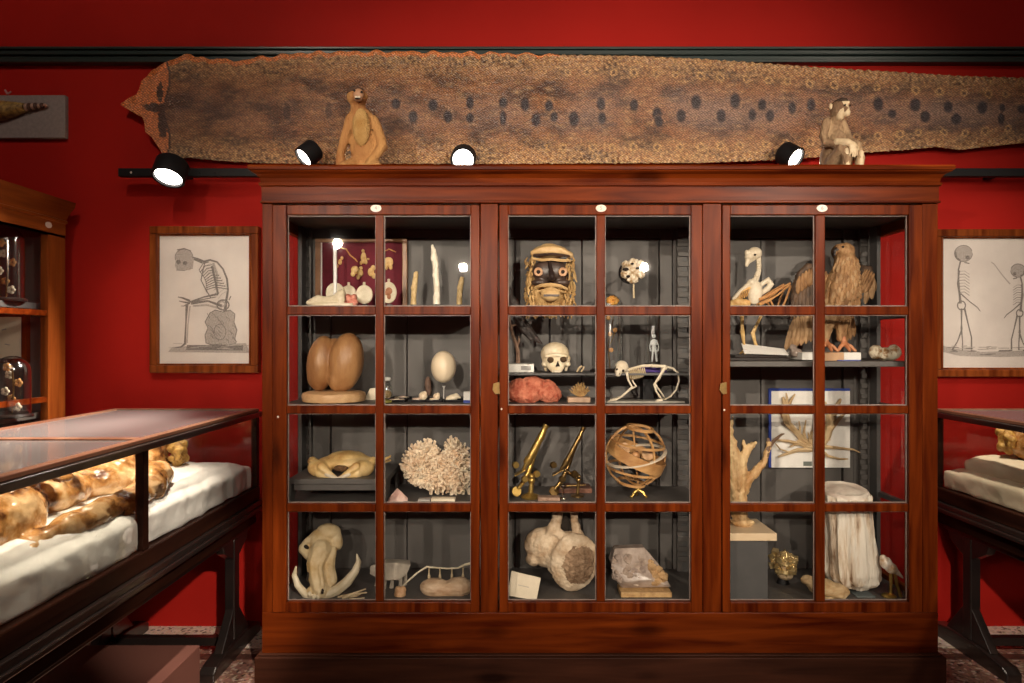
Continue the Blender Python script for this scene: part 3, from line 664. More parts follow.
# ================================================================== TABLE SHOWCASES
def showcase(xa, xb, ya, yb, mullions, label, right_side):
    """glass-topped case on a trestle base; xa<xb"""
    t = thing('table_showcase', label, 'showcase', ((xa+xb)/2, (ya+yb)/2, 0))
    zT, zG1, zG0, zB, zA = 1.160, 1.118, .768, .66, .57
    W = .032
    mb = MB()      # lid rim
    for (a, b_, c, d) in ((xa, xb, ya, ya+W), (xa, xb, yb-W, yb)): mb.box(a, b_, c, d, zT-.016, zT)
    for (a, b_) in ((xa, xa+W), (xb-W, xb)): mb.box(a, b_, ya+W, yb-W, zT-.016, zT)
    for m_ in mullions: mb.box(xa+W, xb-W, m_-.02, m_+.02, zT-.014, zT+.001)
    mk('lid_rim', mb, 'copper', t, bevel=.003)
    mb = MB(); o_ = .014
    mb.box(xa-o_, xb+o_, ya-o_, ya+.02, zG1, zT-.016); mb.box(xa-o_, xb+o_, yb-.02, yb+o_, zG1, zT-.016)
    mb.box(xa-o_, xa+.02, ya+.02, yb-.02, zG1, zT-.016); mb.box(xb-.02, xb+o_, ya+.02, yb-.02, zG1, zT-.016)
    mk('top_moulding', mb, 'ebony', t, bevel=.005)
    ys = [ya+W]+[q for m_ in mullions for q in (m_-.02, m_+.02)]+[yb-W]
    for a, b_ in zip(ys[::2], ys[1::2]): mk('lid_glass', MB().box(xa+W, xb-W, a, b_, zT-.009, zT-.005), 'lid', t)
    for xx in (xa, xb-.03):
        for yy in [ya, yb-.03]+[m_-.018 for m_ in mullions]:
            mk('upright', MB().box(xx, xx+.03, yy, yy+.036, zG0, zG1), 'ebrown', t, bevel=.003)
    yy = [ya+.033]+[q for m_ in mullions for q in (m_-.018, m_+.018)]+[yb-.033]
    for xx in (xa+.012, xb-.016):
        for a, b_ in zip(yy[::2], yy[1::2]): mk('side_glass', MB().box(xx, xx+.004, a, b_, zG0, zG1), 'glass', t)
    for y_ in (ya+.012, yb-.016): mk('end_glass', MB().box(xa+.03, xb-.03, y_, y_+.004, zG0, zG1), 'glass', t)
    mk('case_tray', MB().box(xa-.004, xb+.004, ya-.004, yb+.004, .70, zG0), 'ebrown', t, bevel=.006)
    mb = MB(); mb.box(xa-.02, xb+.02, ya-.02, yb+.02, .675, .70); mb.box(xa-.03, xb+.03, ya-.03, yb+.03, .655, .675); mk('ledge_moulding', mb, 'ebony', t, bevel=.004)
    mk('apron', MB().box(xa+.01, xb-.01, ya+.01, yb-.01, .585, .655), 'ebrown', t, bevel=.004)
    mk('sub_apron', MB().box(xa+.03, xb-.03, ya+.03, yb-.03, .56, .585), 'ebony', t, bevel=.004)
    for yl in (3.27, 1.6):
        xs = (xa+.10, xb-.055)
        if right_side: xs = (xa+.055, xb-.10)
        for xl in xs:
            mk('leg', MB().box(xl-.024, xl+.024, yl-.03, yl+.03, .08, .56), 'ebony', t, bevel=.005)
            for s in (-1, 1):
                mb = MB()
                mb.prism([(xl-.02, yl+s*.02, .46), (xl-.02, yl+s*.02, .56), (xl-.02, yl+s*.15, .56), (xl-.02, yl+s*.13, .52)], (.04,0,0))
                mk('top_brace', mb, 'ebony', t, bevel=.003)
                mb = MB(); mb.prism([(xl-.02, yl+s*.02, .24), (xl-.02, yl+s*.02, .075), (xl-.02, yl+s*.16, .075)], (.04,0,0))
                mk('brace', mb, 'ebony', t, bevel=.003)
            mb = MB(); mb.prism([(xl-.035, yl-.28, 0), (xl-.035, yl-.28, .04), (xl-.035, yl-.25, .06), (xl-.035, yl-.1, .08), (xl-.035, yl+.1, .08), (xl-.035, yl+.25, .06), (xl-.035, yl+.28, .04), (xl-.035, yl+.28, 0)], (.07,0,0))
            mk('foot', mb, 'ebony', t, bevel=.006)
        mk('stretcher', MB().box(xs[0]+.02, xs[1]-.02, yl-.02, yl+.02, .05, .09), 'ebony', t, bevel=.003)
    return t
LX0, LX1 = -2.02, -1.285
showcase(LX0, LX1, 1.05, 3.47, (2.40, 1.37), 'dark glass-topped showcase on trestle legs at the left, holding golden figure', False)
RX0, RX1 = 2.145, 2.88
showcase(RX0, RX1, 1.05, 3.47, (2.40, 1.37), 'dark glass-topped showcase on trestle legs at the right, with cream cushions', True)
linen = mat('white_linen', (.74,.73,.69), (.80,.79,.75), scale=7, rough=.8, bump=.5, bscale=9)
linenc = mat('cream_linen', (.70,.60,.42), (.78,.69,.52), scale=7, rough=.8, bump=.45, bscale=12)
def cushion(name, x0, x1, y0, y1, z0, z1, m, label, disp=.03, cat='cushion', group=None):
    b = bmesh.new(); bmesh.ops.create_cube(b, size=2); bmesh.ops.subdivide_edges(b, edges=b.edges, cuts=14, use_grid_fill=True)
    for v in b.verts:
        c = v.co; u, w = c.x, c.y
        f = max(0, (1-abs(u)**6)*(1-abs(w)**10)); z = c.z*(.30+.70*f**.40)
        if c.z < 0: z = c.z
        n = noise.noise(Vector((u*2.2, w*5, z+3)))*.12 if c.z > 0 else 0
        ins = 1-.04*(1-abs(c.z))*0
        v.co = ((x0+x1)/2+(x1-x0)/2*u*ins, (y0+y1)/2+(y1-y0)/2*w*ins, (z0+z1)/2+(z1-z0)/2*(z+n))
    return mk(name, b, m, remesh=.012, sm=5, disp=(disp,.12,'CLOUDS'), label=label, cat=cat, group=group)
cushion('mattress', LX0+.04, LX1-.020, 1.15, 3.43, .769, .930, linen, 'crumpled white mattress under the golden figure in left showcase', .022, 'mattress')
cushion('mattress', RX0+.020, RX1-.04, 1.15, 3.43, .769, .905, linenc, 'cream mattress lying in the right showcase', .018, 'mattress')
cushion('pillow', RX0+.05, RX1-.12, 2.72, 3.32, .875, .960, linenc, 'cream pillow lying on the mattress in the right showcase', .015, 'pillow')
wax = mat('glossy_golden_skin', (.10,.032,.009), (.74,.50,.26), scale=9, lo=.38, hi=.6, rough=.25, bump=.35, bscale=25, coat=.5, c3=(.46,.22,.065))
goldhair = mat('curly_golden_hair', (.30,.13,.02), (.72,.45,.12), scale=40, rough=.45, bump=.9, bscale=70)
def body_figure(ox, oz, label, mirror=1, oy=0, wide=1.22):
    t = thing('lying_figure', label, 'lying figure', (ox, 2.3+oy, oz))
    mb = MB(); s = mirror
    V = lambda x, y, z: Vector((ox+s*x*wide, y+oy, oz+z))
    # torso, pelvis, legs towards the viewer
    def T(pts): mb.tube([V(*p[:3]) for p in pts], [p[3]*1.14 for p in pts], seg=12); [mb.sph(V(*p[:3]), p[3]*1.13, u=12, v=8) for p in (pts[0], pts[-1])]
    mb.sph(V(0,2.62,.085), (.165,.20,.085)); mb.sph(V(-.01,2.38,.085), (.135,.22,.078)); mb.sph(V(0,2.12,.08), (.16,.17,.085)); mb.sph(V(.07,2.70,.12), (.07,.09,.055)); mb.sph(V(-.07,2.70,.12), (.07,.09,.055))
    T([(0,2.76,.08,.07),(0,2.88,.08,.055),(0,2.98,.09,.055)])
    mb.sph(V(0,3.06,.095), (.075,.105,.085)); mb.sph(V(0,3.03,.155), (.045,.06,.035))
    T([(.155,2.74,.075,.062),(.20,2.60,.055,.05),(.215,2.42,.045,.043),(.205,2.30,.04,.044),(.20,2.12,.035,.036),(.185,1.98,.03,.026)])
    T([(-.155,2.74,.075,.062),(-.20,2.55,.06,.048),(-.22,2.38,.055,.044),(-.08,2.28,.17,.036),(.04,2.26,.185,.028)])
    for i in range(4): T([(.17+i*.014,1.96,.03,.012),(.165+i*.018,1.90,.026,.010),(.165+i*.018,1.85,.018,.008)]); T([(.04,2.235+i*.018,.19,.012),(.09,2.23+i*.02,.18,.010),(.125,2.225+i*.02,.16,.008)])
    T([(.205,1.99,.03,.013),(.205,1.95,.028,.009)]); T([(.05,2.33,.185,.013),(.09,2.345,.17,.009)])
    for q in (1, -1): T([(q*.08,2.05,.085,.095),(q*.09,1.82,.08,.085),(q*.085,1.64,.085,.062),(q*.085,1.48,.075,.058),(q*.08,1.28,.06,.038),(q*.08,1.24,.07,.035)])
    mk('body', mb, wax, t, remesh=.008, sm=3, disp=[(.03,.10,'CLOUDS'),(.012,.03,'CLOUDS')])
    mk('eye', MB().sph(V(.024,3.045,.178), (.010,.008,.006)), 'dark', t, smooth=True); mk('eye', MB().sph(V(-.024,3.045,.178), (.010,.008,.006)), 'dark', t, smooth=True)
    mk('nose', MB().sph(V(0,3.02,.188), (.011,.02,.014)), wax, t, smooth=True)
    mk('mouth', MB().sph(V(0,2.99,.178), (.02,.006,.005)), 'dark', t, smooth=True)
    mb = MB(); rs = random.Random(11)
    for i in range(60):
        a = rs.uniform(0, math.pi); c = V(math.cos(a)*.10, 3.10+math.sin(a)*.07+rs.uniform(-.05,.03), .08+rs.uniform(-.03,.085)*math.sin(a*.5+.5))
        mb.sph(c, (rs.uniform(.016,.03), rs.uniform(.016,.03), rs.uniform(.014,.024)), u=8, v=6)
    mk('hair', mb, goldhair, t, remesh=.007, sm=1)
    return t
body_figure(-1.625, .885, 'glossy golden-brown human figure lying on white mattress in the left showcase')
body_figure(2.37, .935, 'golden-brown figure resting its head on the cream pillow, right showcase', -1, .05, .85)
# second box under left table
mk('low_plinth', MB().box(X(70,2.85), X(200,2.85), 1.9, 2.85, 0, Z(645,2.85)), mat('matt_brown_box', (.13,.05,.038), (.15,.06,.045), scale=2, rough=.5), bevel=.003, label='low matt brown box standing on the floor under the left showcase', cat='box')

# ================================================================== SIDE CABINET (left, faces right)
FX = -2.288; SY0, SY1 = 1.1, 3.50
sc_ = thing('display_cabinet', 'glazed honey-brown wooden cabinet along the left edge, seen at an angle', 'cabinet', ((FX-.25), 2.3, 0))
def cornice_side(mb, prof):
    rings = []
    for (o_, z) in prof:
        rings.append([mb.b.verts.new(p) for p in ((FX-.5, SY1+o_, z), (FX+o_, SY1+o_, z), (FX+o_, SY0-o_, z), (FX-.5, SY0-o_, z))])
    for A, B in zip(rings, rings[1:]):
        for k_ in range(4): mb.b.faces.new((A[k_], A[(k_+1)%4], B[(k_+1)%4], B[k_]))
    mb.b.faces.new(rings[0]); mb.b.faces.new(rings[-1][::-1])
zz = 2.215
mb = MB(); cornice_side(mb, [(0, 2.03), (0, 2.10), (.006, 2.102), (.008, 2.115), (.003, 2.118), (.008, 2.14), (.018, 2.165), (.028, 2.185), (.030, 2.19), (.032, zz)])
mk('cornice', mb, 'wy', sc_)
mk('base_rail', MB().box(FX-.5, FX, SY0, SY1, .2, .36), 'wy', sc_, bevel=.003)
mk('plinth', MB().box(FX-.5, FX+.03, SY0-.02, SY1+.02, 0, .2), 'plinth', sc_, bevel=.005)
for (a, b_) in ((SY0, SY0+.12), (2.22, 2.34), (SY1-.13, SY1)):
    mk('post', MB().box(FX-.04, FX, a, b_, .36, 2.03), 'wyv', sc_, bevel=.003)
mb = MB()
for z_ in (1.64, 1.215, .79): mb.box(FX-.03, FX-.004, SY0+.12, SY1-.13, z_-.014, z_+.014)
mb.box(FX-.03, FX-.004, 2.815, 2.855, .36, 2.03)
mk('glazing_bars', mb, 'wh', sc_, bevel=.003)
for (a, b_) in ((SY0+.12, 2.22), (2.34, SY1-.13)):
    mk('glass_pane', MB().box(FX-.02, FX-.017, a, b_, .36, 2.03), 'glass', sc_)
mk('back_panel', MB().box(FX-.5, FX-.48, SY0, SY1, .2, 2.05), 'grey', sc_)
mk('end_panel', MB().box(FX-.48, FX-.04, SY1-.025, SY1, .2, 2.05), 'grey', sc_); mk('end_panel', MB().box(FX-.48, FX-.04, SY0, SY0+.025, .2, 2.05), 'grey', sc_)
mk('roof_panel', MB().box(FX-.48, FX, SY0, SY1, 2.03, 2.04), 'grey', sc_)
mk('end_stile', MB().box(FX-.30, FX-.20, SY1-.045, SY1-.025, .36, 2.03), 'grey', sc_, bevel=.002)
for z_, d_ in ((1.69, 'dgrey'), (1.15, 'grey'), (.74, 'grey')): mk('shelf', MB().box(FX-.48, FX-.06, SY0+.03, SY1-.045, z_-.03, z_), d_, sc_, bevel=.002)
mk('number_plaque', MB().prism([Vector((FX-.004, 3.37+.022*math.cos(q*math.pi/8), 2.075+.015*math.sin(q*math.pi/8))) for q in range(16)], (.008,0,0)), 'plate', sc_)
wax2 = mat('orange_wax', (.45,.16,.04), (.75,.42,.16), scale=30, rough=.4)
def dome(cx, cy, zb, r, h, label, kind, group=None):
    t = thing('glass_dome', label, 'glass dome', (cx, cy, zb), group)
    mk('base', MB().lathe((cx,cy,zb), [(r*1.12,0),(r*1.15,.008),(r*1.05,.016),(.001,.016)], seg=28), 'ebony', t, smooth=True)
    mk('glass_cover', MB().lathe((cx,cy,zb+.016), dome_profile(r, h-.016), seg=32, cap=False), 'dome', t, smooth=True)
    return t
Yd = 3.22
dome(X(6,Yd), Yd, 1.69, .075, Z(226,Yd)-1.69, 'tall glass dome on the upper shelf of the left-hand cabinet', 0)
dome(X(12,3.16), 3.16, 1.15, .075, .285, 'glass dome on the lower shelf of the left-hand cabinet', 0)
def flowers(name, cx, cy, zs, label, rs):
    t = thing(name, label, 'wax flowers', (cx, cy, zs[0]+.0))
    pts = [Vector((cx, cy, zs[0])), Vector((cx+.008, cy, (zs[0]+zs[1])/2)), Vector((cx, cy, zs[1]))]
    mk('stem', MB().tube(pts, .004), 'brassd', t)
    for i in range(6):
        z_ = zs[0]+(zs[1]-zs[0])*(i+.8)/6; a = i*2.2; c = Vector((cx+.028*math.cos(a), cy+.028*math.sin(a), z_))
        mb = MB()
        for q in range(5): mb.sph(c+Vector((.012*math.cos(q*1.257), -.004, .012*math.sin(q*1.257))), (.010,.005,.009), u=8, v=6)
        mk('blossom', mb, wax2 if i % 2 else 'cream', t, smooth=True)
flowers('wax_flowers', X(6,Yd), Yd, (1.708, 1.97), 'spray of wax blossoms inside the upper glass dome at far left', 1)
flowers('wax_flowers', X(12,3.16), 3.16, (1.168, 1.39), 'spray of orange blossoms inside the lower glass dome at far left', 2)
t = thing('framed_print', 'wood-framed cream sheet hanging inside the left-hand cabinet above the dome', 'framed print', P(8,362,3.425))
yq = 3.425
mb = MB(); mb.box(*pbox(21, 26.5, 313, 363, yq, 3.455)); mb.box(*pbox(-20, 21, 313, 317, yq, 3.455)); mb.box(*pbox(-20, 21, 358.5, 363, yq, 3.455)); mk('frame', mb, 'wv', t, bevel=.003)
pp = mk('paper', MB().box(*pbox(-20, 21, 317, 358.5, yq+.008, 3.455)), 'cream', t)
pipes('ink_mark', yq+.006, [[(2,330,0,.7),(6,329,0,.7)], [(5,344,0,.5),(10,345,0,.5)]], 'inkl', pp)

# ================================================================== CONTENTS, LEFT DOOR
# ---- top shelf
yv = YBF-.05
t = thing('framed_picture', 'wood-framed dark red velvet panel with gilt wax ornaments, top left shelf', 'framed panel', P(362,309,yv))
f0 = (315, 407, 238.5, 315)
mb = MB()
for (a, b_, c, d) in ((f0[0],f0[1],f0[2],f0[2]+3.6), (f0[0],f0[1],f0[3]-3.6,f0[3]), (f0[0],f0[0]+5.5,f0[2]+3.6,f0[3]-3.6), (f0[1]-5,f0[1],f0[2]+3.6,f0[3]-3.6)): mb.box(*pbox(a, b_, c, d, yv, YBF-.016))
mk('frame', mb, mat('tan_frame_wood', (.22,.10,.045), (.34,.17,.08), scale=12, rough=.4), t, bevel=.003)
vel = mk('velvet', MB().box(*pbox(f0[0]+5, f0[1]-4.5, f0[2]+3, f0[3]-3, yv+.012, YBF-.018)), mat('dark_red_velvet', (.11,.004,.014), (.15,.006,.02), scale=20, rough=.8), t)
mk('glass_glint', MB().box(*pbox(320.5, 322, 242.5, 311, yv+.006, yv+.012)), 'white', t)  # white strip imitates a thin reflection on the panel's glass
yr = yv+.006
def relief(name, lst, m): 
    k_ = yr/F; mb = MB()
    for (a, b_, rx, rz) in lst: mb.sph(P(a, b_, yr), (rx*k_, .008, rz*k_), u=10, v=8)
    mk(name, mb, m, vel, smooth=True)
waxy = mat('yellow_wax', (.55,.32,.10), (.78,.55,.25), scale=40, rough=.45)
relief('gilt_putto', [(363.5,258,2.8,6),(363,251,1.6,2),(366,262,1.6,2.5),(361,263,1.5,2.2),(368,259,1.6,1)], waxy)
relief('gilt_leaf', [(355,270,4,4.2),(360,273,3.2,4),(353,274,2.4,2.8),(358,277,2,2.6),(361,268,2,1.8)], waxy)
relief('gilt_leaf', [(371,272,3.2,4.4),(374,276,2.4,3),(373,268,2.4,3)], waxy)
relief('gilt_leaf', [(340,262,2,3),(342,258,1.6,2),(337,266,1.8,2)], waxy)
relief('gilt_mask', [(388.5,262,4.8,5),(386.5,267,1.7,3),(390.8,267,1.7,3)], waxy)
pipes('gilt_scroll', yr, [[(341,248,0,.6),(346,249,0,.7),(350,255,0,.8),(355,259,0,.8),(357.5,262,0,.6)],[(383,252,0,.5),(389,249,0,.7),(396,252,0,.6)]], wax2, vel)
ivory = mat('ivory', (.62,.52,.34), (.80,.71,.54), scale=20, rough=.4, bump=.2, bscale=60)
asp = mat('yellow_carved_ivory', (.50,.33,.13), (.72,.54,.28), scale=35, rough=.5, bump=.4, bscale=70)
# medallions
def medallion(px, py, rx, rz, Y, label, head):
    c = P(px, py, Y); k_ = Y/F; zb = Z1
    t = thing('oval_medallion', label, 'medallion', (c.x, Y, zb), 'pale oval medallions on top shelf')
    n = 28
    mk('disc', MB().prism([c+Vector((rx*k_*math.cos(2*math.pi*q/n), 0, rz*k_*math.sin(2*math.pi*q/n))) for q in range(n)], (0,.012,0)), ivory, t, bevel=.003)
    mk('hanging_ring', MB().box(c.x-.006, c.x+.006, Y+.002, Y+.009, c.z+rz*k_-.002, c.z+rz*k_+.014), ivory, t, bevel=.002)
    if head:
        mb = MB(); mb.sph(P(px+.5,py-1.5,Y,-.002), (3.4*k_,.004,3.6*k_)).sph(P(px-2,py+.6,Y,-.002), (2*k_,.004,2.4*k_)).sph(P(px+.5,py+4,Y,-.002), (2*k_,.004,2.8*k_)); mk('head_relief', mb, mat('rust_relief', (.36,.13,.06), (.5,.22,.11), scale=60, rough=.6), t, smooth=True)
    mk('stand', MB().box(c.x-.01, c.x+.01, Y+.012, Y+.05, zb, zb+.02), 'dgrey', t)
medallion(335, 293, 9.5, 10.5, 3.24, 'large pale oval medallion furthest left under the red velvet panel', False)
medallion(348.5, 294, 7.5, 9, 3.26, 'small plain oval medallion behind the pink blossom', False)
medallion(364, 294.5, 8.5, 9.6, 3.20, 'pale round medallion right of the pink blossom', False)
medallion(388.5, 292.5, 8, 10.8, 3.18, 'pale oval medallion with a small rust-coloured head in relief', True)
org('pink_blossom', 3.08, [('s',351,300,0,6,5,4.5),('s',348,297,-1,3,4,3),('s',354,297,0,3,4,3),('s',351,304,0,5.5,5,3.5),('s',346,303,-1,3,3,3),('s',355.5,302.5,-1,3,3,3)], mat('coral_pink', (.52,.12,.07), (.75,.36,.27), scale=50, rough=.5), vox=.003, sm=1, disp=(.006,.012,'CLOUDS'), label='small crumpled coral-pink blossom beside the long pale shell, top left shelf', cat='blossom')
org('long_shell', 3.05, [('t',[(311,302,0,3.4),(318,299,0,4.4),(328,300.5,0,4),(336,298,0,4.2),(341,294,0,5)]),('t',[(309,303,-2,2.5),(322,305,-3,2.5),(338,304.5,-3,2.3),(352,305.5,-3,2.2)]),('s',341,299,0,4.5,4,5)], ivory, vox=.0035, sm=2, disp=(.005,.03,'CLOUDS'), label='long gnarled pale shell lying at the left of the top shelf', cat='shell')
mk('glint_strip', MB().tube([Vector((X(335,3.12),3.12,Z1)), P(335.2,275,3.12), P(335,258,3.12), P(335,244,3.12)], [.0065,.009,.0085,.008], seg=10), mat('glint_white', (.85,.83,.80), rough=.3), smooth=True, label='thin straight white strip imitating a glass reflection before the red velvet panel', cat='glint strip')  # solid white strip standing in for a bright reflection in the framed glass
def tusk(px, pts, Y, label, m):
    """carved ivory stalk on a small foot"""
    k_ = Y/F; t = thing('ivory_tusk', label, 'carved tusk', (X(px,Y), Y, Z1), 'carved stalks on the top shelf')
    lo = Vector((X(px,Y), Y, Z1))
    mk('stand', MB().lathe(lo, [(.012,0),(.012,.006),(.007,.012),(.007,.02)], seg=14), 'dgrey', t, smooth=True)
    pp = [Vector((X(pts[0][0],Y), Y, Z1+.014))]+[P(a, b_, Y) for (a, b_, r) in pts]; rr_ = [pts[0][2]*k_]+[r*k_ for (a, b_, r) in pts]
    mk('stalk', MB().tube(pp, rr_, seg=12), m, t, smooth=True)
    mb = MB()
    for i in range(2, len(pp)-1): mb.sph(pp[i]+Vector((.4*rr_[i]*(-1)**i, -rr_[i]*.6, 0)), (rr_[i]*.7, rr_[i]*.6, rr_[i]*1.3), u=8, v=6)
    mk('bud_scales', mb, m, t, smooth=True)
tusk(413.5, [(413.5,303,2.9),(413.7,295,2.6),(414.3,288,2.9),(415,281,2.7),(416,275,2.3),(416.8,271.5,1.2)], 3.12, 'short yellow carved stalk left of the tall white tusk', asp)
tusk(436, [(436.5,303,3.6),(436.5,296,3.5),(437,296,3),(436.5,285,3),(436,275,3.1),(435.5,265,3.2),(434.5,258,3.4),(433.5,252,2.7),(432.7,247,1.6),(432.4,244.5,.6)], 3.10, 'tall curved white tusk in the middle of the stalks on the top shelf', mat('white_ivory', (.74,.66,.52), (.85,.78,.66), scale=20, rough=.4, bump=.2))
tusk(459, [(459.3,303,2.8),(459.6,295,2.7),(460.2,288,2.8),(461.2,282,2.6),(462.3,277,1.9)], 3.12, 'short yellow carved stalk at the right end of the top shelf', asp)

# ---- second shelf
nut = mat('coco_de_mer_shell', (.24,.10,.035), (.42,.22,.09), scale=6, rough=.42, bump=.25, bscale=30, stretch=(2.5,2.5,.7))
Yn = 3.10
org('double_coconut', Yn, [('s',321,363.5,2,14.5,16,28,7),('s',346,362,0,17.5,18,29.5,8),('s',333,352,6,9,9,14),('s',318,376,1,11,13,14),('s',338,378,0,10,14,14)], nut, vox=.004, sm=8, label='large smooth tan double coconut standing on a wooden disc', cat='double coconut')
mk('wooden_disc', MB().lathe((X(333.5,3.08),3.09,Z2), [(.118,0),(.138,.006),(.142,.03),(.138,.042),(.12,.048),(.001,.048)], seg=36), mat('pale_turned_wood', (.50,.28,.12), (.66,.42,.22), scale=8, rough=.5, stretch=(1,4,4)), smooth=True, label='thick pale wooden disc under the double coconut', cat='wooden base')
mk('white_cone_card', MB().prism([P(363,401.5,3.2), P(370,388.5,3.2), P(381,388,3.2), P(379,401.5,3.2)], (0,.02,0)), 'cream', label='small folded cream card right of the wooden disc', cat='card', bevel=.002)
# jar
t = thing('glass_jar', 'small stoppered glass jar with a tan ball inside, beside the shell trays', 'glass jar', (X(387.5,3.14), 3.14, Z2))
c = Vector((X(387.5,3.14), 3.14, Z2))
mk('jar_body', MB().lathe(c, [(.022,0),(.024,.004),(.024,.06),(.018,.075),(.011,.082),(.011,.09),(.014,.093)], seg=24, cap=False), 'dome', t, smooth=True)
mk('stopper', MB().lathe(c+Vector((0,0,.093)), [(.012,0),(.016,.004),(.016,.012),(.010,.016),(.001,.018)], seg=20), 'white', t, smooth=True)
mk('ball', MB().sph(c+Vector((0,0,.03)), .019), mat('tan_ball', (.3,.18,.07), (.5,.35,.17), scale=60, rough=.6), t, smooth=True)
org('green_moss', 3.04, [('s',385,401.5,0,4,4,2.5),('s',389,401.5,0,3,3,2)], mat('olive_moss', (.12,.12,.02), (.35,.30,.07), scale=80, rough=.8), vox=.003, sm=0, disp=(.004,.01,'CLOUDS'), label='small olive green crumb of moss in front of the glass jar', cat='moss')
# egg on stand
t = thing('egg_on_stand', 'large cream ostrich egg raised on a slender glass stand', 'egg', (X(443.8,3.14), 3.14, Z2))
k_ = 3.14/F
mk('egg', MB().sph(P(443.5,366.8,3.14), (12.6*k_,12.6*k_,16*k_), u=32, v=24), mat('eggshell', (.74,.60,.42), (.80,.67,.49), scale=5, rough=.35, bump=.12, bscale=300), t, smooth=True)
mk('stand', MB().lathe((X(443.8,3.14),3.14,Z2), [(.022,0),(.022,.004),(.004,.008),(.0035,.06),(.009,.068),(.009,.07)], seg=16), mat('pale_acrylic', (.5,.48,.46), rough=.15), t, smooth=True)
# shell trays
def tray(px, w, Y, d, label):
    x0, x1 = X(px-w,Y), X(px+w,Y); z0 = Z2
    t = thing('black_tray', label, 'tray', ((x0+x1)/2, Y+d/2, z0), 'small black trays of shells')
    mb = MB(); mb.box(x0, x1, Y, Y+d, z0, z0+.003)
    for (a, b_, c_, e_) in ((x0,x1,Y,Y+.003),(x0,x1,Y+d-.003,Y+d),(x0,x0+.003,Y,Y+d),(x1-.003,x1,Y,Y+d)): mb.box(a, b_, c_, e_, z0, z0+.011)
    mk('tray', mb, 'black', t)
    return Vector(((x0+x1)/2, Y+d/2, z0+.003))
shellm = mat('shell_cream', (.62,.46,.30), (.80,.70,.55), scale=50, rough=.35)
shellp = mat('shell_pinkish', (.60,.40,.30), (.75,.60,.48), scale=50, rough=.35)
tray_pos = []
for px, w, Y, d, lab in ((396,9.5,3.07,.07,'leftmost front black tray in the row before the egg'), (400,9.5,3.20,.07,'black tray at the back left of the row before the egg'), (417,8.5,3.07,.08,'second black tray from the left before the egg'), (434,8.5,3.07,.08,'third black tray, directly below the egg'), (454,10,3.07,.09,'rightmost black tray before the egg')):
    tray_pos.append(tray(px, w, Y, d, lab))
rs = random.Random(2)
n_ = 0
for ti, (c, lst) in enumerate(zip(tray_pos, ([(-.026,0,.011),(-.005,.01,.012),(.02,-.004,.012)], [(-.02,0,.011),(.004,.005,.014),(.024,0,.010)], [(-.006,-.008,.018)], [(-.004,-.008,.017)], [(-.004,-.006,.0)]))):
    where = ('leftmost front', 'back left', 'second', 'third', 'rightmost')[ti]
    for j, (dx, dy, r) in enumerate(lst):
        if ti == 4: continue
        which = ('left', 'middle', 'right')[j] if len(lst) == 3 else 'single'
        mb = MB(); p = c+Vector((dx, dy, r*.42))
        mb.sph(p, (r*1.2, r*.95, r*.42)); 
        mb.sph(p+Vector((r*.6,0,r*.12)), (r*.5,r*.5,r*.35))
        mk('sea_shell', mb, shellm if (ti+j) % 2 else shellp, smooth=True, label='%s flat pale shell in the %s black tray' % (which, where), cat='shell', group='shells in the black trays')
Ysh = 3.125
for px, r, lab in ((423, 4.4, 'round pale shell, larger of the two balls, left below the egg'), (436.5, 3.6, 'round pale shell, smaller ball right below the egg')):
    kk = Ysh/F; c = Vector((X(px,Ysh), Ysh, Z2+.0035+r*kk)); mb = MB().sph(c, r*kk).sph(c+Vector((r*kk*.4,-r*kk*.3,r*kk*.6)), r*kk*.55)
    mk('sea_shell', mb, shellm, smooth=True, label=lab, cat='shell', group='shells in the black trays')
org('conch_shell', 3.10, [('s',453,397.5,0,6,5,3.4,-10),('s',449,399,0,3.6,4,3),('t',[(456,396,0,3),(460,397.5,0,1.2)])], mat('creamy_white_shell', (.78,.66,.48), (.86,.76,.60), scale=30, rough=.35), vox=.003, sm=2, label='plump creamy conch in the rightmost black tray', cat='shell')
t = thing('label_block', 'white label block with a blue foot, right end of the second shelf', 'label', P(467,403,3.04))
mk('block', MB().box(X(463.5,3.04), X(472,3.04), 3.04, 3.07, Z2+.012, Z(391.5,3.04)), 'white', t, bevel=.001); mk('blue_foot', MB().box(X(463.5,3.04), X(472,3.04), 3.038, 3.072, Z2, Z2+.012), 'blue', t)
org('brown_pod', 3.26, [('s',428,385,0,3.2,3,9),('s',429,391,0,2.6,3,5)], mat('brown_pod', (.12,.07,.05), (.22,.13,.09), scale=30, rough=.7), vox=.004, sm=1, label='dim brown pod standing behind the trays near the egg', cat='pod')

# ---- third shelf
t = thing('display_riser', 'grey painted display riser under the yellow crab', 'riser', (X(340,3.1), 3.15, Z3))
xr0, xr1 = X(288,3.0), X(386,3.0); zr0 = .895
mk('riser_top', MB().box(xr0, xr1, 3.0, 3.37, zr0-.022, zr0), 'grey', t, bevel=.002)
mk('riser_front', MB().box(xr0+.02, xr1-.01, 3.012, 3.022, zr0-.052, zr0-.022), 'grey', t, bevel=.002)
for xx in (xr0, xr1-.012):
    mk('riser_leg', MB().prism([(xx, 3.005, Z3), (xx, 3.05, Z3), (xx, 3.12, zr0-.022), (xx, 3.005, zr0-.022)], (.012,0,0)), 'grey', t, bevel=.001)
    mk('riser_leg', MB().box(xx, xx+.012, 3.30, 3.36, Z3, zr0-.022), 'grey', t, bevel=.001)
crabm = mat('ochre_crab_shell', (.48,.25,.08), (.82,.62,.32), scale=9, rough=.38, bump=.3, bscale=60, c3=(.72,.49,.20))
Yc = 3.13
t = thing('crab', 'large yellow-ochre crab with folded claws on the grey riser', 'crab', (X(343,Yc), Yc, zr0))
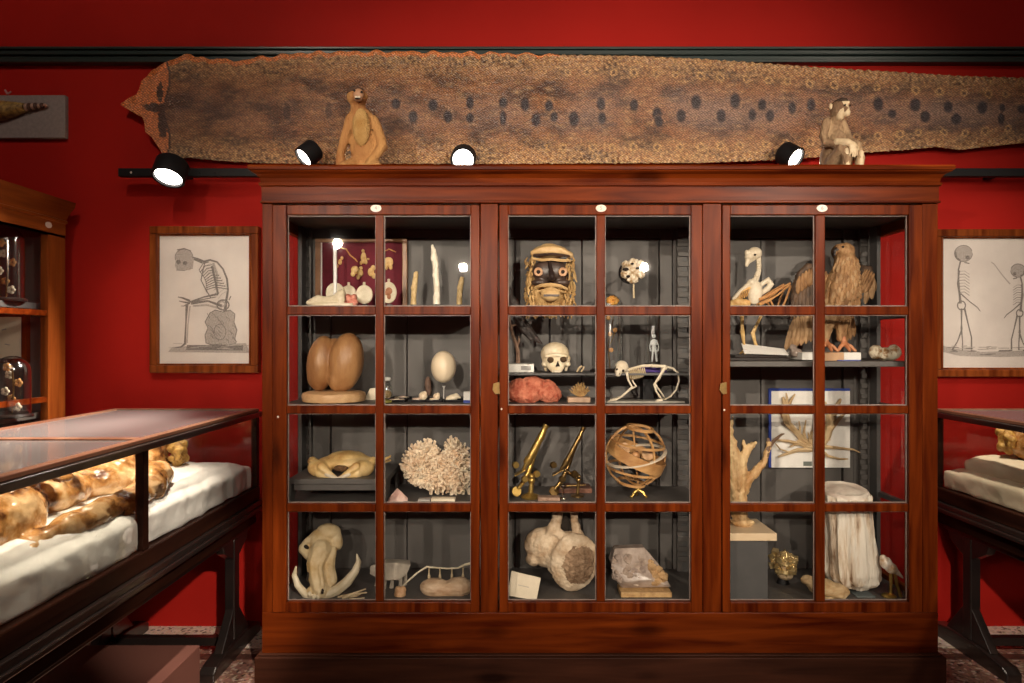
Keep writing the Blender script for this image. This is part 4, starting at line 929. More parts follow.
org('carapace', Yc, [('s',345,463,7,30,20,7.5),('s',345,459,8,20,16,7)], crabm, t, vox=.004, sm=3)
for s, cxx in ((1, 0), (-1, 0)):
    q = lambda x: 343+(x-343) if s == 1 else 343-(x-343)
    org('claw', Yc, [('s',q(322),467,-8,12,10,8.5,8*s),('t',[(q(313),461,-2,5),(q(320),465,-8,6)]),('t',[(q(326),464,-16,5),(q(334),470,-19,3.4),(q(341),473,-20,1.4)]),('t',[(q(324),470,-15,5),(q(333),473.5,-18,2.8),(q(341),474,-20,1.3)])], crabm, t, vox=.0035, sm=2)
    k_ = Yc/F
    org('claw_tip', Yc, [('t',[(q(332),470.5,-20.5,2.2),(q(338),472.5,-21.2,1.8),(q(343.5),473.5,-21,.8)])], 'bonew', t, vox=.0025, sm=1)
mb = MB()
mk('mouthparts', MB().sph(P(344,466,Yc,-.052), (.034,.018,.016)), mat('dark_crab_hair', (.06,.03,.015), (.22,.11,.04), scale=80, rough=.8, bump=.8, bscale=150), t, smooth=True)
pipes('leg', Yc, [[(320,466,14,2),(309,465,20,1.8),(305,473,24,1)]], crabm, t); pipes('leg', Yc, [[(368,464,12,2.2),(380,462.5,14,1.7),(387.5,459,14,1.1),(388,457.5,14,.7)]], crabm, t); pipes('leg', Yc, [[(366,466,16,2.2),(378,466,20,1.7),(387,464,22,1)]], crabm, t)
Yk = 3.04
facet('pink_stone', Yk, [(388,499,0),(388.5,502,-4),(392,494,-3),(397,488,2),(402,491,-3),(408,498,0),(408.5,502,-3),(400,502,-7),(393,502,8),(404,501,8),(396,492,7),(398,496,-7)], mat('pink_shell_stone', (.62,.36,.30), (.76,.56,.48), scale=18, rough=.5, bump=.3), label='small pink angular stone left of the branching coral', cat='stone', bevel=.003)
# coral head
def coral():
    Y = 3.16; k_ = Y/F; mb = MB(); rs = random.Random(21)
    t = thing('branching_coral', 'big pale cream branching coral standing in the middle of third shelf', 'coral', (X(440,Y), Y, Z3))
    base = P(437, 482, Y)
    def lobe(cx_, cy_, rx, rz, n):
        for i in range(n):
            a = i*2.39996; rr_ = math.sqrt((i+.5)/n)
            px = cx_+rx*rr_*math.cos(a)+rs.uniform(-1,1); py = cy_+rz*rr_*math.sin(a)+rs.uniform(-1,1)
            h = math.sqrt(max(0, 1-rr_**2)); c = P(px, py, Y, (-15*h+rs.uniform(-3,4))*k_)
            radial = Vector((math.cos(a)*rr_, -.75*h, -math.sin(a)*rr_)).normalized(); L_ = rs.uniform(.014,.022)
            out = (radial+Vector((rs.uniform(-.35,.35), rs.uniform(-.2,.1), rs.uniform(-.2,.45)))).normalized(); r_ = rs.uniform(.0052,.0072)
            mb.tube([c-out*L_*1.5, c, c+out*L_*.5], [r_, r_, r_*.9], seg=6); mb.sph(c+out*L_*.5, r_*.95, u=6, v=4)
            d2 = (out+Vector((rs.uniform(-1,1), rs.uniform(-.4,.1), rs.uniform(-.5,.9)))*.9).normalized()
            mb.tube([c-out*.003, c+d2*L_*.8], [r_*.85, r_*.75], seg=6); mb.sph(c+d2*L_*.8, r_*.78, u=6, v=4)
    lobe(424,464,20,21,230); lobe(428,452,12,12,60); lobe(457,467,14,25,210); lobe(453,450,8,12,50); lobe(441,479,20,11,110)
    for (a, b_, c_, d_) in ((430,484,431,497),(438,484,437.5,497),(451,484,452,496),(462,486,463,500),(468,488,471,500)):
        mb.tube([P(a,b_,Y,0), P((a+c_)/2+.5,(b_+d_)/2,Y,0), P(c_,min(d_,497.5),Y,0)], [.012,.010,.006], seg=6)
    mk('coral_branches', mb, mat('cream_coral', (.70,.50,.33), (.92,.80,.62), scale=25, rough=.7, bump=.3, bscale=120), t, smooth=True)
    org('coral_core', Y, [('s',430,466,4,18,9,17),('s',457,470,4,13,9,20),('s',443,478,3,18,9,8)], mat('brown_coral_core', (.12,.06,.03), (.25,.14,.07), scale=25, rough=.9), t, vox=.006, sm=2)
coral()
mk('label_card', MB().box(X(431,3.02), X(455,3.02), 3.02, 3.06, Z3, Z3+.012), 'cream', bevel=.001, label='cream strip label lying in front of the branching coral', cat='label')
mk('label_card', MB().box(X(418,3.02), X(430,3.02), 3.02, 3.06, Z3, Z3+.008), mat('pale_grey_card', (.4,.38,.36), rough=.7), bevel=.001, label='pale grey strip label lying left of the cream one under coral', cat='label')

# ---- bottom, left door
Yw = 3.13
wartm = mat('warthog_bone', (.55,.36,.15), (.80,.66,.42), scale=10, rough=.5, bump=.3, bscale=50, c3=(.73,.56,.32))
t = thing('warthog_skull', 'yellowish warthog skull with big curved tusks at the cabinet bottom left', 'skull', (X(325,Yw), Yw, ZF))
org('cranium', Yw, [
    ('s',327,533,6,12,11,7.5,8),('s',335,541,6,6,8,11,-12),('s',321,542,2,12,10,11,20),('s',305,549,0,6,7,5.5),('t',[(304,548,-2,5),(313,554,-6,6),(318,560,-9,6)]),('t',[(316,534,2,4),(307,541,-3,3.2),(303,547,-2,4)]),
    ('t',[(323,548,-7,11),(320,560,-13,9.5),(323,572,-18,9),(327,582,-22,8.5)]),('t',[(334,549,-3,4),(333,562,-12,5),(336,575,-16,5.5)]),('t',[(329,545,-9,3),(326,560,-21,2.6),(330,576,-27,2.4)]),('s',325,583,-21,13,6,6)], wartm, t, vox=.004, sm=2, disp=(.006,.03,'CLOUDS'))
org('tusk', Yw, [('t',[(331,587,-22,4.6),(342,583,-20,5.4),(352,575,-19,5.2),(359.5,565,-18,4),(362.5,556,-17,2.8),(360.5,549.5,-16,1)])], ivory, t, vox=.003, sm=2)
org('tusk', Yw, [('t',[(322,589,-23,3.8),(312,586,-22,3.8),(304,578,-20,3.5),(300,569,-18,2.8),(301.5,561,-17,1)])], ivory, t, vox=.003, sm=2)
mk('eye_socket', MB().sph(P(309,544.5,Yw,-.038), (.013,.010,.008), rot=(0,R(35),0)), 'dark', t, smooth=True)
mk('nasal_slit', MB().sph(P(315.5,568,Yw,-.118), (.005,.006,.022), rot=(0,R(6),0)), 'dark', t, smooth=True); mk('nasal_slit', MB().sph(P(331,580,Yw,-.142), (.006,.008,.012)), 'dark', t, smooth=True)
org('teeth', Yw, [('s',318,584,-28,2.2,2,3),('s',322,586,-28,2.2,2,2.6),('s',326,586,-28,2.2,2,2.4)], ivory, t, vox=.003, sm=1)
pipes('spiky_bones', 3.02, [[(338,597,0,1),(350,594.5,0,1.1),(366,589,0,.7)],[(346,597,0,1.4),(356,596,0,1),(362,593,0,.6)],[(343,598,-2,1.5),(353,594,0,1.2),(367,592.5,0,.6)],[(350,598,-3,1),(358,598,-3,.9),(365,597,-2,.6)]], 'bone', label='small cluster of thin spiky bones on the floor right of warthog skull', cat='bones')
t = thing('plaster_fossil', 'greyish white flat-topped fossil on ragged stubs right of the warthog skull', 'fossil', (X(392,3.15), 3.15, ZF))
pm = mat('grey_white_plaster', (.36,.31,.26), (.56,.49,.40), scale=14, rough=.8, bump=.5)
facet('cap', 3.15, [(370,566,0),(385,561.5,-4),(397,561,-5),(411,565,0),(408,572,-8),(400,577,-9),(384,578,-9),(370,573,-3),(385,563,14),(408,564,13),(398,576,12),(372,570,12)], pm, t, bevel=.004)
for a, b_ in ((376,4),(385,-5),(392,-2),(401,-5),(404,6)): pipes('stub', 3.15, [[(a,574,b_,2.6),(a+.6,581,b_,1.9),(a-.3,587.5,b_,2.4)]], pm, t)
t = thing('vertebra_fossil', 'brownish oval fossil slab, right corner of the bottom left compartment', 'fossil', (X(447,3.08), 3.08, ZF))
org('slab', 3.08, [('s',436,588,0,16,12,9.5,6),('s',458,587,0,15,12,9.5,-4),('s',447,589,0,22,11,8)], mat('tan_banded_fossil', (.42,.25,.14), (.68,.50,.34), scale=10, rough=.55, bump=.6, bscale=30, stretch=(1,1,3)), t, vox=.005, sm=2, disp=(.008,.03,'CLOUDS'))
org('orange_fossil', 3.05, [('s',400,594,0,6,6,6),('s',398,590,0,3.4,4,4),('s',403,590,0,3.4,4,4)], mat('orange_tan_bone', (.50,.26,.12), (.72,.48,.28), scale=30, rough=.5), vox=.004, sm=1, label='small knobbly orange-tan bone near the pane, bottom left compartment', cat='bone')
t = thing('thin_spine', 'long thin curved pale spine on a row of pegs above the oval fossil', 'spine', (X(440,3.20), 3.2, ZF))
pipes('spine', 3.2, [[(397,589,-14,.8),(408,579,-9,.9),(418,571,-5,.9),(427,566,-2,1),(434,567.5,0,.8),(447,568.5,0,.8),(458,568,0,.8),(465,564.5,0,1.2),(473,563,0,1.3)]], ivory, t)
for px in (429, 440, 452, 463):
    mk('peg', MB().lathe((X(px,3.22), 3.22, ZF), [(.007,0),(.007,.028),(.0035,.04),(.0035,Z(569,3.22)-ZF),(.006,Z(568,3.22)-ZF+.002)], seg=10), 'bone', t, smooth=True)

# ================================================================== CONTENTS, MIDDLE DOOR
Yq = 3.14
tan = mat('tan_fibre', (.42,.23,.075), (.74,.50,.22), scale=22, rough=.7, bump=.6, bscale=90)
darkw = mat('dark_carved_wood', (.035,.022,.018), (.08,.05,.038), scale=20, rough=.35)
tanw = mat('pale_carved_wood', (.52,.32,.13), (.70,.48,.24), scale=14, rough=.5, bump=.3)
t = thing('carved_mask', 'carved mask with ringed eyes, dark face and straw fringe, middle top', 'mask', (X(550,Yq), Yq, ZG))
org('head_form', Yq, [('s',550,285,8,19,10,32),('s',550,305,8,15,8,13)], tan, t, vox=.006, sm=1)
org('dark_face', Yq, [('s',550,272,-3,18,8,14),('s',540,283,-4,9,6,4),('s',561,283,-4,9,6,4)], darkw, t, vox=.004, sm=2)
org('hat', Yq, [('s',550,252,-1,18,12,7),('t',[(533,254,-6,3.4),(542,250.5,-9,3),(550,249.5,-10,3),(559,251,-9,3),(570,256,-6,3.4)]),('s',549,247,0,9,8,3.4)], tanw, t, vox=.004, sm=2)
pipes('brow_band', Yq, [[(532,259.5,-8,1.4),(541,261.5,-12,1.5),(551,261,-13,1.5),(561,262,-12,1.5),(570,261.5,-8,1.4)]], tanw, t)
pipes('brow_band', Yq, [[(533,256,-8,1.2),(542,256,-12,1.3),(552,255.5,-13,1.3),(562,256.5,-12,1.3),(569,257,-8,1.2)]], darkw, t)
org('nose', Yq, [('t',[(549,263,-10,1.6),(550,270,-13,2.2),(551,278,-17,3.4)]),('s',551,280,-15,5,4,2.6)], mat('glossy_black_wood', (.03,.02,.018), rough=.15), t, vox=.0025, sm=2)
for px in (538, 562):
    c = P(px, 273, Yq, -.052); mk('eye_ring', MB().lathe(c, [(.009,0),(.019,-.003),(.021,.004),(.019,.012),(.009,.012)], seg=24, rot=(R(-90),0,0), cap=False).lathe(c, [(.019,.0),(.019,.02)], seg=24, rot=(R(-90),0,0), cap=False), mat('pinkish_wood_ring', (.50,.26,.13), (.62,.38,.22), scale=40, rough=.5), t, smooth=True)
    mk('pupil', MB().sph(c+Vector((0,.004,0)), (.010,.006,.010)), 'dark', t, smooth=True)
pipes('moustache', Yq, [[(535,288,-8,1.2),(541,286.5,-13,1.8),(550,286,-16,2),(559,287,-13,1.8),(567,290,-8,1.2)],[(537,292,-8,.8),(550,288.5,-14,1),(564,293,-8,.8)]], tanw, t)
org('beak', Yq, [('s',550,296,-11,10,7,6),('t',[(543,293,-12,2),(550,289.5,-16,2.4),(557,293,-12,2)])], tanw, t, vox=.003, sm=2)
mk('tooth_row', MB().box(*(lambda a, b_: (a.x, b_.x, a.y, b_.y, b_.z, a.z))(P(543,295.6,Yq,-.084), P(558,297.6,Yq,-.074))), darkw, t)
mb = MB(); rs = random.Random(8); k_ = Yq/F
for i in range(190):
    s_ = rs.choice((-1,1)); 
    if i < 110: px = 550+s_*rs.uniform(15,24); py = rs.uniform(256,300)
    else: px = 550+rs.uniform(-23,23); py = rs.uniform(300,312); s_ = 1 if px > 550 else -1
    dy = rs.uniform(-6,8)*k_; L_ = rs.uniform(5,11)
    p0 = P(px, py, Yq, dy); p1 = P(px+s_*rs.uniform(-1.5,2.5), py+L_*.5, Yq, dy-.004); p2 = P(px+s_*rs.uniform(-3,3), min(py+L_, 319), Yq, dy)
    mb.tube([p0,p1,p2], [.0035,.005,.0022], seg=5)
mk('straw_fringe', mb, tan, t, smooth=True)
pipes('stand', Yq, [[(550,318,6,1.2),(550,372.5,6,1.2)]], 'black', t)
# roundel skull on rod
Yb = 3.12
t = thing('skull_roundel', 'small knobbly gold and white skull roundel on the back board, middle cabinet top right', 'skull', (X(633,Yb), Yb, ZG))
org('skull', Yb, [('s',632,271,0,11,8,10),('s',625,265,-4,4,4,3.6),('s',639,265,-4,4.4,4,4.4),('s',632,280,-4,6,4,3.6),('s',640,275,-5,4,4,4),('s',624,275,-4,4,4,3.4),('s',633,262,-2,5,4,3)], mat('gold_and_white_bone', (.30,.17,.05), (.84,.76,.62), scale=55, rough=.35, bump=.4, bscale=60), t, vox=.0025, sm=1, disp=[(.014,.012,'CLOUDS'),(.006,.005,'CLOUDS')])
for (a, b_, r1, r3) in ((624.5,270,.015,.008),(627,277,.009,.006),(636.5,269,.010,.006),(631,264.5,.008,.004)): mk('hollow', MB().sph(P(a,b_,Yb,-.032), (r1,.012,r3)), 'dark', t, smooth=True)
mk('hanging_thread', MB().tube([P(633.5,280,Yb), P(633.8,298,Yb)], .004, seg=8), 'bone', t)
mk('dark_disc', MB().lathe(P(631,272,Yb,.02), [(.001,0),(.05,0),(.053,.006),(.05,.012),(.001,.012)], seg=28, rot=(R(-90),0,0)), 'black', t, smooth=True)
mk('back_rod', MB().tube([P(632,272,Yb,.02), P(632,272,Yb,.285)], .006), 'black', t)
# bird on branch behind left
Yp = 3.22
t = thing('perched_bird', 'small dark long-tailed bird on a bare branch beside the human skull', 'bird', (X(521,Yp), Yp, ZG))
barkm = mat('grey_brown_bark', (.16,.09,.06), (.32,.20,.14), scale=25, rough=.8, bump=.5)
pipes('branch', Yp, [[(518,366,0,2.4),(518,352,0,2.1),(516,344,0,2),(512.5,334,0,1.7),(510,322,0,1.3),(509,312,0,.9)],[(517,346,0,1.6),(519,341,0,1.2),(519,336,0,.6)],[(511,326,0,1.3),(517,324.5,0,1.2),(523,323,-1,1.1),(526,323,-2,.8)]], barkm, t)
darkf = mat('blackish_feathers', (.02,.017,.016), (.065,.05,.045), scale=30, rough=.5, bump=.5)
org('body', Yp, [('s',514,306,0,6,5,14,-25),('s',509,292,0,4,4,6,-20),('t',[(518,316,0,4),(526,326,0,4.5),(535,338,0,3.6),(541,343,0,1.4)]),('t',[(516,318,-2,3),(523,330,-2,3),(531,340,-2,1.5)])], darkf, t, vox=.004, sm=2)
pipes('claws', Yp, [[(519,318,-3,.6),(521,322,-3,.7),(523,325,-3,.6)],[(521,318,-3,.6),(524,322,-3,.7),(525,325,-3,.6)]], 'bone', t)
t = thing('wooden_block', 'small white block with grey label under the perched bird', 'base block', (X(521,3.15), 3.15, ZG))
mk('block', MB().box(X(507,3.13), X(534,3.13), 3.13, 3.27, ZG, Z(364,3.13)), 'white', t, bevel=.002)
mk('label', MB().box(X(521,3.127), X(531,3.127), 3.127, 3.13, Z(370,3.127), Z(366,3.127)), mat('grey_label', (.35,.34,.33), rough=.7), t)
# human skull
Ys = 3.09
t = thing('human_skull', 'cream human skull facing forward on the narrow middle shelf', 'skull', (X(556,Ys), Ys, ZG))
org('cranium', Ys, [('s',555.5,354.5,8,14.5,18,12.5),('s',555,359,-3,12.5,8,9),('s',555.5,366,-5,9,6,5.5),('s',544.5,364,-1,3,5,3),('s',567.5,364,-1,3,5,3),('t',[(546,356,-9,2),(555,354.5,-11,1.8),(565,356,-9,2)]),('s',556,370,-6,6.5,4,2.8),('t',[(543.5,358,2,2),(546,370,2,1.6)]),('t',[(569,358,2,2),(566,370,2,1.6)])], mat('cream_skull_bone', (.66,.52,.32), (.82,.72,.54), scale=18, rough=.5, bump=.2), t, vox=.0032, sm=2)
mk('eye_socket', MB().sph(P(550,359.5,Ys,-.044), (.0155,.012,.0145)), mat('brown_hollow', (.07,.04,.018), rough=.9), t, smooth=True)
mk('eye_socket', MB().sph(P(562.5,359,Ys,-.044), (.0155,.012,.0145)), mat('brown_hollow', (.07,.04,.018), rough=.9), t, smooth=True)
mk('nose_opening', MB().prism([P(557,360.5,Ys,-.056), P(559.2,366,Ys,-.058), P(555,366,Ys,-.058)], (0,.02,0)), 'dark', t)
mb = MB()
for i in range(7): a = P(552+i*1.25, 370.5, Ys, -.048+.0012*(i-3)**2); mb.box(a.x-.0023, a.x+.0023, a.y-.004, a.y+.003, a.z-.007, a.z+.004)
mk('teeth', mb, 'bonew', t, bevel=.0008)
pipes('small_wire_figure', 3.1, [[(577,372,0,1),(579,368,0,1.2),(582,366,0,1)],[(581,372,0,.8),(583,369,0,.9),(584,366.5,0,1)]], 'bone', label='tiny pale figure on the narrow shelf right of the human skull', cat='figurine')
# red coral and small coral
Yr = 3.07
redc = mat('rust_red_coral', (.36,.07,.035), (.62,.22,.13), scale=35, rough=.85, bump=1, bscale=90)
org('red_coral', Yr, [('s',519,391,0,12,11,12.5),('s',533,388,2,13,12,12.5),('s',547,392,2,12,11,11.5),('s',526,395,-2,16,11,8.5),('s',512,393,0,6,9,9),('s',556,395,3,5,7,8)], redc, vox=.0045, sm=1, disp=[(.022,.03,'CLOUDS'),(.006,.006,'CLOUDS')], label='lumpy rust-red coral at the left of the middle compartment', cat='coral')
t = thing('wooden_block', 'small pale tan box under the golden twiggy coral', 'base block', (X(579,3.06), 3.06, Z2))
mk('block', MB().box(X(568,3.06), X(590.5,3.06), 3.06, 3.13, Z2, Z(397.5,3.06)), mat('tan_card_box', (.45,.28,.18), (.52,.35,.24), scale=20, rough=.7), t, bevel=.002)
Yg = 3.095
t = thing('twiggy_coral', 'small golden twiggy coral on a pale tan box', 'coral', (X(580,Yg), Yg, Z(397.2,3.06)))
mb = MB(); rs = random.Random(4); k_ = Yg/F
for i in range(70):
    a = rs.uniform(-1.35,1.35); b_ = rs.uniform(-.8,.8); L_ = rs.uniform(9,14)*(1-.25*abs(a))*k_
    d = Vector((math.sin(a), math.sin(b_)*.5, math.cos(a)*1.15)).normalized(); s_ = P(579.5,396.2,Yg); m_ = s_+d*L_*.6+Vector((rs.uniform(-.006,.006),0,rs.uniform(-.004,.006)))
    mb.tube([s_, m_, s_+d*L_+Vector((rs.uniform(-.01,.01),0,rs.uniform(0,.012)))], [.003,.0032,.0018], seg=5)
mk('twigs', mb, mat('golden_coral', (.28,.15,.05), (.55,.36,.15), scale=60, rough=.7), t, smooth=True)
# domes in the middle door
Yx = 3.18
dome(X(607.5,Yx), Yx, ZG, .073, Z(293,Yx)-ZG, 'tall glass dome with orange flowers between the middle door columns', 0, 'domes in the middle cabinet')
Yz = 3.20
dome(X(652.5,Yz), Yz, ZG+.022, .036, Z(304,Yz)-ZG-.022, 'narrow glass dome holding a tiny white figure, on the purple book', 0, 'domes in the middle cabinet')
t = thing('wax_flowers', 'orange flower on a tall stem inside the tall middle dome', 'wax flowers', (X(609,Yx), Yx, ZG+.016))
pipes('stem', Yx, [[(610,368.5,0,.8),(608,345,0,.7),(613,320,0,.7),(612,300,0,.7)],[(610,345,0,.6),(615,332,0,.6),(616,328,0,.5)]], 'brassd', t)
mb = MB(); 
for q in range(7): mb.sph(P(612.5+3.6*math.cos(q*.9), 300.5+2.6*math.sin(q*.9), Yx, -.01), (.015,.010,.011), u=10, v=8)
mk('blossom', mb, mat('orange_petals', (.75,.28,.03), (.9,.5,.12), scale=30, rough=.5), t, smooth=True)
mb = MB()
for (a, b_) in ((610,334),(615,330),(608,318),(611,350)): mb.sph(P(a,b_,Yx,-.005), (.011,.006,.011), u=8, v=6)
mk('petals', mb, wax2, t, smooth=True)
t = thing('white_figurine', 'tiny white standing skeleton figure inside the narrow dome', 'figurine', (X(654,Yz), Yz, ZG+.038))
org('body', Yz, [('s',654,336,0,1.9,2,2.2),('s',654,343,0,3,2,4.2),('t',[(651.5,341,0,.9),(649.6,346,0,.7),(650.5,351,0,.7)]),('t',[(656.5,341,0,.9),(658.6,346,0,.7),(658,351,0,.7)]),('t',[(653,347,0,1.4),(652.5,355,0,1),(652,361,0,1)]),('t',[(655,347,0,1.4),(656,355,0,1),(656.6,361,0,1)])], mat('white_plaster', (.75,.75,.75), rough=.5), t, vox=.0022, sm=1)
mk('book', MB().box(X(641,3.12), X(667,3.12), 3.12, 3.29, ZG, ZG+.022), mat('purple_cloth', (.06,.03,.20), (.08,.04,.26), scale=80, rough=.7), bevel=.002, label='small purple book lying flat under the narrow dome', cat='book')
mk('dark_block', MB().box(X(643,3.16), X(654,3.16), 3.16, 3.24, Z2, Z(376,3.16)), 'black', bevel=.002, label='dark block standing behind the small monkey skeleton', cat='block')
# marmoset skeleton
Ya = 3.06
t = thing('animal_skeleton', 'small monkey skeleton on all fours with long curved tail', 'skeleton', (X(645,Ya), Ya, Z2))
org('skull', Ya, [('s',621.5,367,0,6.8,6.5,6.6),('s',618,371,-3,4,4,4),('s',617.5,374.5,-3,2.8,3,2)], 'bonew', t, vox=.0028, sm=2)
mk('eye_socket', MB().sph(P(616.3,369.5,Ya,-.024), (.0055,.005,.0065)).sph(P(622.3,370.5,Ya,-.027), (.0055,.005,.0065)).sph(P(618.6,373.5,Ya,-.031), (.002,.003,.003)), 'dark', t, smooth=True)
pipes('spine', Ya, [[(626,371,0,1.2),(632,368.5,0,1.3),(642,366,0,1.5),(652,365.5,0,1.5),(660,366,0,1.6),(666,366.5,0,1.4)]], 'bonew', t)
pipes('tail', Ya, [[(666,366.5,0,1.2),(673,368.5,0,1.1),(678,373,0,1),(679,381,0,.9),(676,390,0,.85),(671,396,0,.8),(665,399.5,0,.7)]], 'bonew', t)
L_ = []
for i in range(9):
    x_ = 629+i*1.9
    for s_ in (-1, 1): L_.append([(x_,368,0,.45),(x_+.5,373,s_*4,.5),(x_-1,378-abs(i-3)*.5,s_*3,.45),(x_-2.5,380-abs(i-3)*.5,0,.35)])
pipes('rib_cage', Ya, L_, 'bone', t, seg=5)
for s_ in (-1, 1): pipes('front_leg', Ya, [[(627+s_,372,s_*4,1.4),(630+s_*2.5,380,s_*5,1),(634+s_*3,386.5,s_*6,1.2),(628+s_*2,391,s_*6,.8),(621+s_*2,397,s_*7,.9),(616+s_,399,s_*7,1),(609+s_*2,400.5,s_*8,.5)]], 'bonew', t)
for s_ in (-1, 1): pipes('hind_leg', Ya, [[(664,368,s_*3,1.8),(659+s_*2,378,s_*5,1.1),(654.5+s_*1.5,384,s_*6,1.3),(658+s_*3,391,s_*6,.9),(662+s_*3,397,s_*6,1),(664+s_*3,399.6,s_*6,1),(656+s_*2,400.8,s_*8,.6)]], 'bonew', t)
org('pelvis', Ya, [('s',664,368,0,3.4,4,2.4),('t',[(652,366,-2,1.6),(664,366,-3,1.6)])], 'bonew', t, vox=.0028, sm=1)
mk('base_plate', MB().box(X(606,3.03), X(685,3.03), 3.03, 3.12, Z2, Z2+.008), mat('grey_green_plate', (.25,.24,.2), (.32,.3,.26), scale=30, rough=.6), t, bevel=.001)
# microscopes
def microscope(ox, oy, Y, label, bright, pd, w=1.0):
    m = 'brass' if bright else 'brassd'
    t = thing('brass_microscope', label, 'microscope', (X(ox,Y), Y, Z3), 'brass microscopes')
    k_ = Y/F; b = (Z3)
    o = lambda x, y, d=0: P(ox+x, 500+y, Y, d*k_)
    base = Vector((X(ox+pd,Y), Y, Z3)); q = lambda x, y, d=0: o(x+pd, y, d)
    if bright:
        mk('foot', MB().lathe(base, [(.042,0),(.045,.006),(.038,.013),(.018,.019),(.012,.026)], seg=28), m, t, smooth=True)
    else:
        mk('foot', MB().lathe(base, [(.030,0),(.030,.006),(.010,.009),(.006,.014)], seg=24), m, t, smooth=True)
    mk('pillar', MB().tube([base+Vector((0,0,.014)), q(.5,-10), q(1,-19)], [.012*w,.011*w,.010*w], seg=14).sph(q(1,-20), .017*w).sph(q(1,-24,-2), .014*w), m, t, smooth=True)
    tx = [(15.5,-75),(13.5,-71),(11,-65),(-1,-42),(-4,-37)]
    pts = [o(a, c + (2 if pd else 0), -3) for a, c in tx]
    mk('body_tube', MB().tube(pts[:2], [.014*w,.012*w], seg=18).tube(pts[1:4], [.011*w,.0155*w,.0165*w], seg=18).tube([pts[3], pts[4]], [.021*w,.017*w], seg=18).tube([pts[0]-(pts[1]-pts[0])*.1, pts[0]], [.017*w,.017*w], seg=18), m, t, smooth=True)
    mk('arm', MB().tube([o(14,-68,1), o(5,-45,2), o(2,-38,3), o(-2,-28,2), o(-8,-17,0), o(-13,-11,0)], [.005,.006,.010,.012,.010,.009], seg=10), m, t, smooth=True)
    mk('objective', MB().tube([pts[4], o(-7,-32,-3), o(-8,-30,-3)], [.010,.007,.005], seg=14), m, t, smooth=True)
    mk('stage', MB().box(*(lambda c: (c.x-.035, c.x+.025, c.y-.02, c.y+.03, c.z-.003, c.z+.004))(o(-9,-28,-2)), rot=(0,R(-28),0)), m, t, bevel=.002)
    mk('mirror', MB().lathe(o(-14,-9,-2), [(.001,-.003),(.021,-.003),(.024,0),(.021,.004),(.001,.004)], seg=20, rot=(R(60),R(40),0)), m, t, smooth=True)
    for (a, c) in ((-15,-36),(6,-27),(-6,-22)):
        mk('focus_knob', MB().lathe(o(a, c, -5), [(.001,-.009),(.014,-.009),(.016,0),(.014,.009),(.001,.009)], seg=18, rot=(R(90),0,R(20))), m, t, smooth=True)
    if pd: mk('crossbar', MB().tube([q(1,-21), o(-3,-30)], .009, seg=10).tube([q(-12,-14), q(8,-15)], .004, seg=8), m, t, smooth=True)
    return t
microscope(530.5, 500, 3.09, 'bright polished brass microscope, the taller left one on its shelf', True, 0)
t = microscope(568, 500, 3.12, 'dark aged brass microscope standing right of the bright brass one', False, 9.5, .72)
mk('wooden_board', MB().box(X(559,3.18), X(592,3.18), 3.18, 3.30, Z3, Z3+.022), mat('red_brown_board', (.10,.035,.02), (.17,.07,.04), scale=10, rough=.4), bevel=.002, label='small red-brown board lying behind the dark brass microscope', cat='board')
mk('label_card', MB().box(X(538,3.03), X(560,3.03), 3.03, 3.08, Z3, Z3+.014), mat('worn_brown_card', (.22,.12,.08), (.42,.28,.2), scale=60, rough=.7), bevel=.001, label='worn brown strip lying between the two brass microscopes', cat='label')
mk('glass_ball', MB().sph(Vector((X(563,3.07),3.07,Z3+.055)), .014).lathe(Vector((X(563,3.07),3.07,Z3)), [(.016,0),(.014,.006),(.004,.01),(.004,.045)], seg=16), mat('silvery_glass_ball', (.5,.45,.4), rough=.08, metal=1), smooth=True, label='small silvery ball beside the dark brass microscope', cat='glass ball')
# armillary sphere
Yo = 3.10; k_ = Yo/F; c = P(635.5, 455.5, Yo); Rr = 31.5*k_
tw = mat('golden_brown_wood', (.34,.16,.055), (.56,.32,.13), scale=12, rough=.4, stretch=(1,1,3))
t = thing('armillary_sphere', 'wooden armillary sphere of broad rings on a small brass tripod', 'armillary sphere', (c.x, c.y, Z3))
def ring(name, r, w, th, rot, m): 
    return mk(name, MB().lathe(c, [(r-th,-w),(r,-w),(r,w),(r-th,w),(r-th,-w)], seg=56, rot=rot, cap=False), m, t, smooth=True)
ring('meridian_ring', Rr, .006, .009, (R(90),0,R(8)), tw)
ring('colure_ring', Rr*.93, .005, .006, (R(90),0,R(-62)), tw)
ring('zodiac_band', Rr*.97, .026, .005, (R(8),R(24),0), tw)
ring('horizon_ring', Rr*.99, .0035, .014, (R(9),R(-12),0), mat('pale_edged_ring', (.6,.5,.38), (.7,.6,.46), scale=20, rough=.4))
def parallel(name, h, w, m):
    r = math.sqrt(Rr*Rr-h*h)*.96; ax = Euler((R(6),R(8),0)).to_matrix() @ Vector((0,0,h))
    mk(name, MB().lathe(c+ax, [(r-.006,-w),(r,-w),(r,w),(r-.006,w),(r-.006,-w)], seg=48, rot=(R(6),R(8),0), cap=False), m, t, smooth=True)
parallel('tropic_ring', .062, .005, tw); parallel('tropic_ring', -.062, .005, tw); parallel('polar_ring', .128, .007, tw); parallel('polar_ring', -.126, .006, tw)
mk('axis', MB().tube([c+Vector((-.012,0,Rr)), c+Vector((.012,0,-Rr))], .0045, seg=10), tw, t, smooth=True)
mk('centre_ball', MB().sph(c, .021), mat('pale_orange_ball', (.55,.28,.12), rough=.35), t, smooth=True)
mk('planet_disc', MB().lathe(c+Vector((-.06,-.04,.035)), [(.001,-.003),(.028,-.003),(.03,0),(.028,.003),(.001,.003)], seg=24, rot=(R(80),R(10),0)), tw, t, smooth=True)
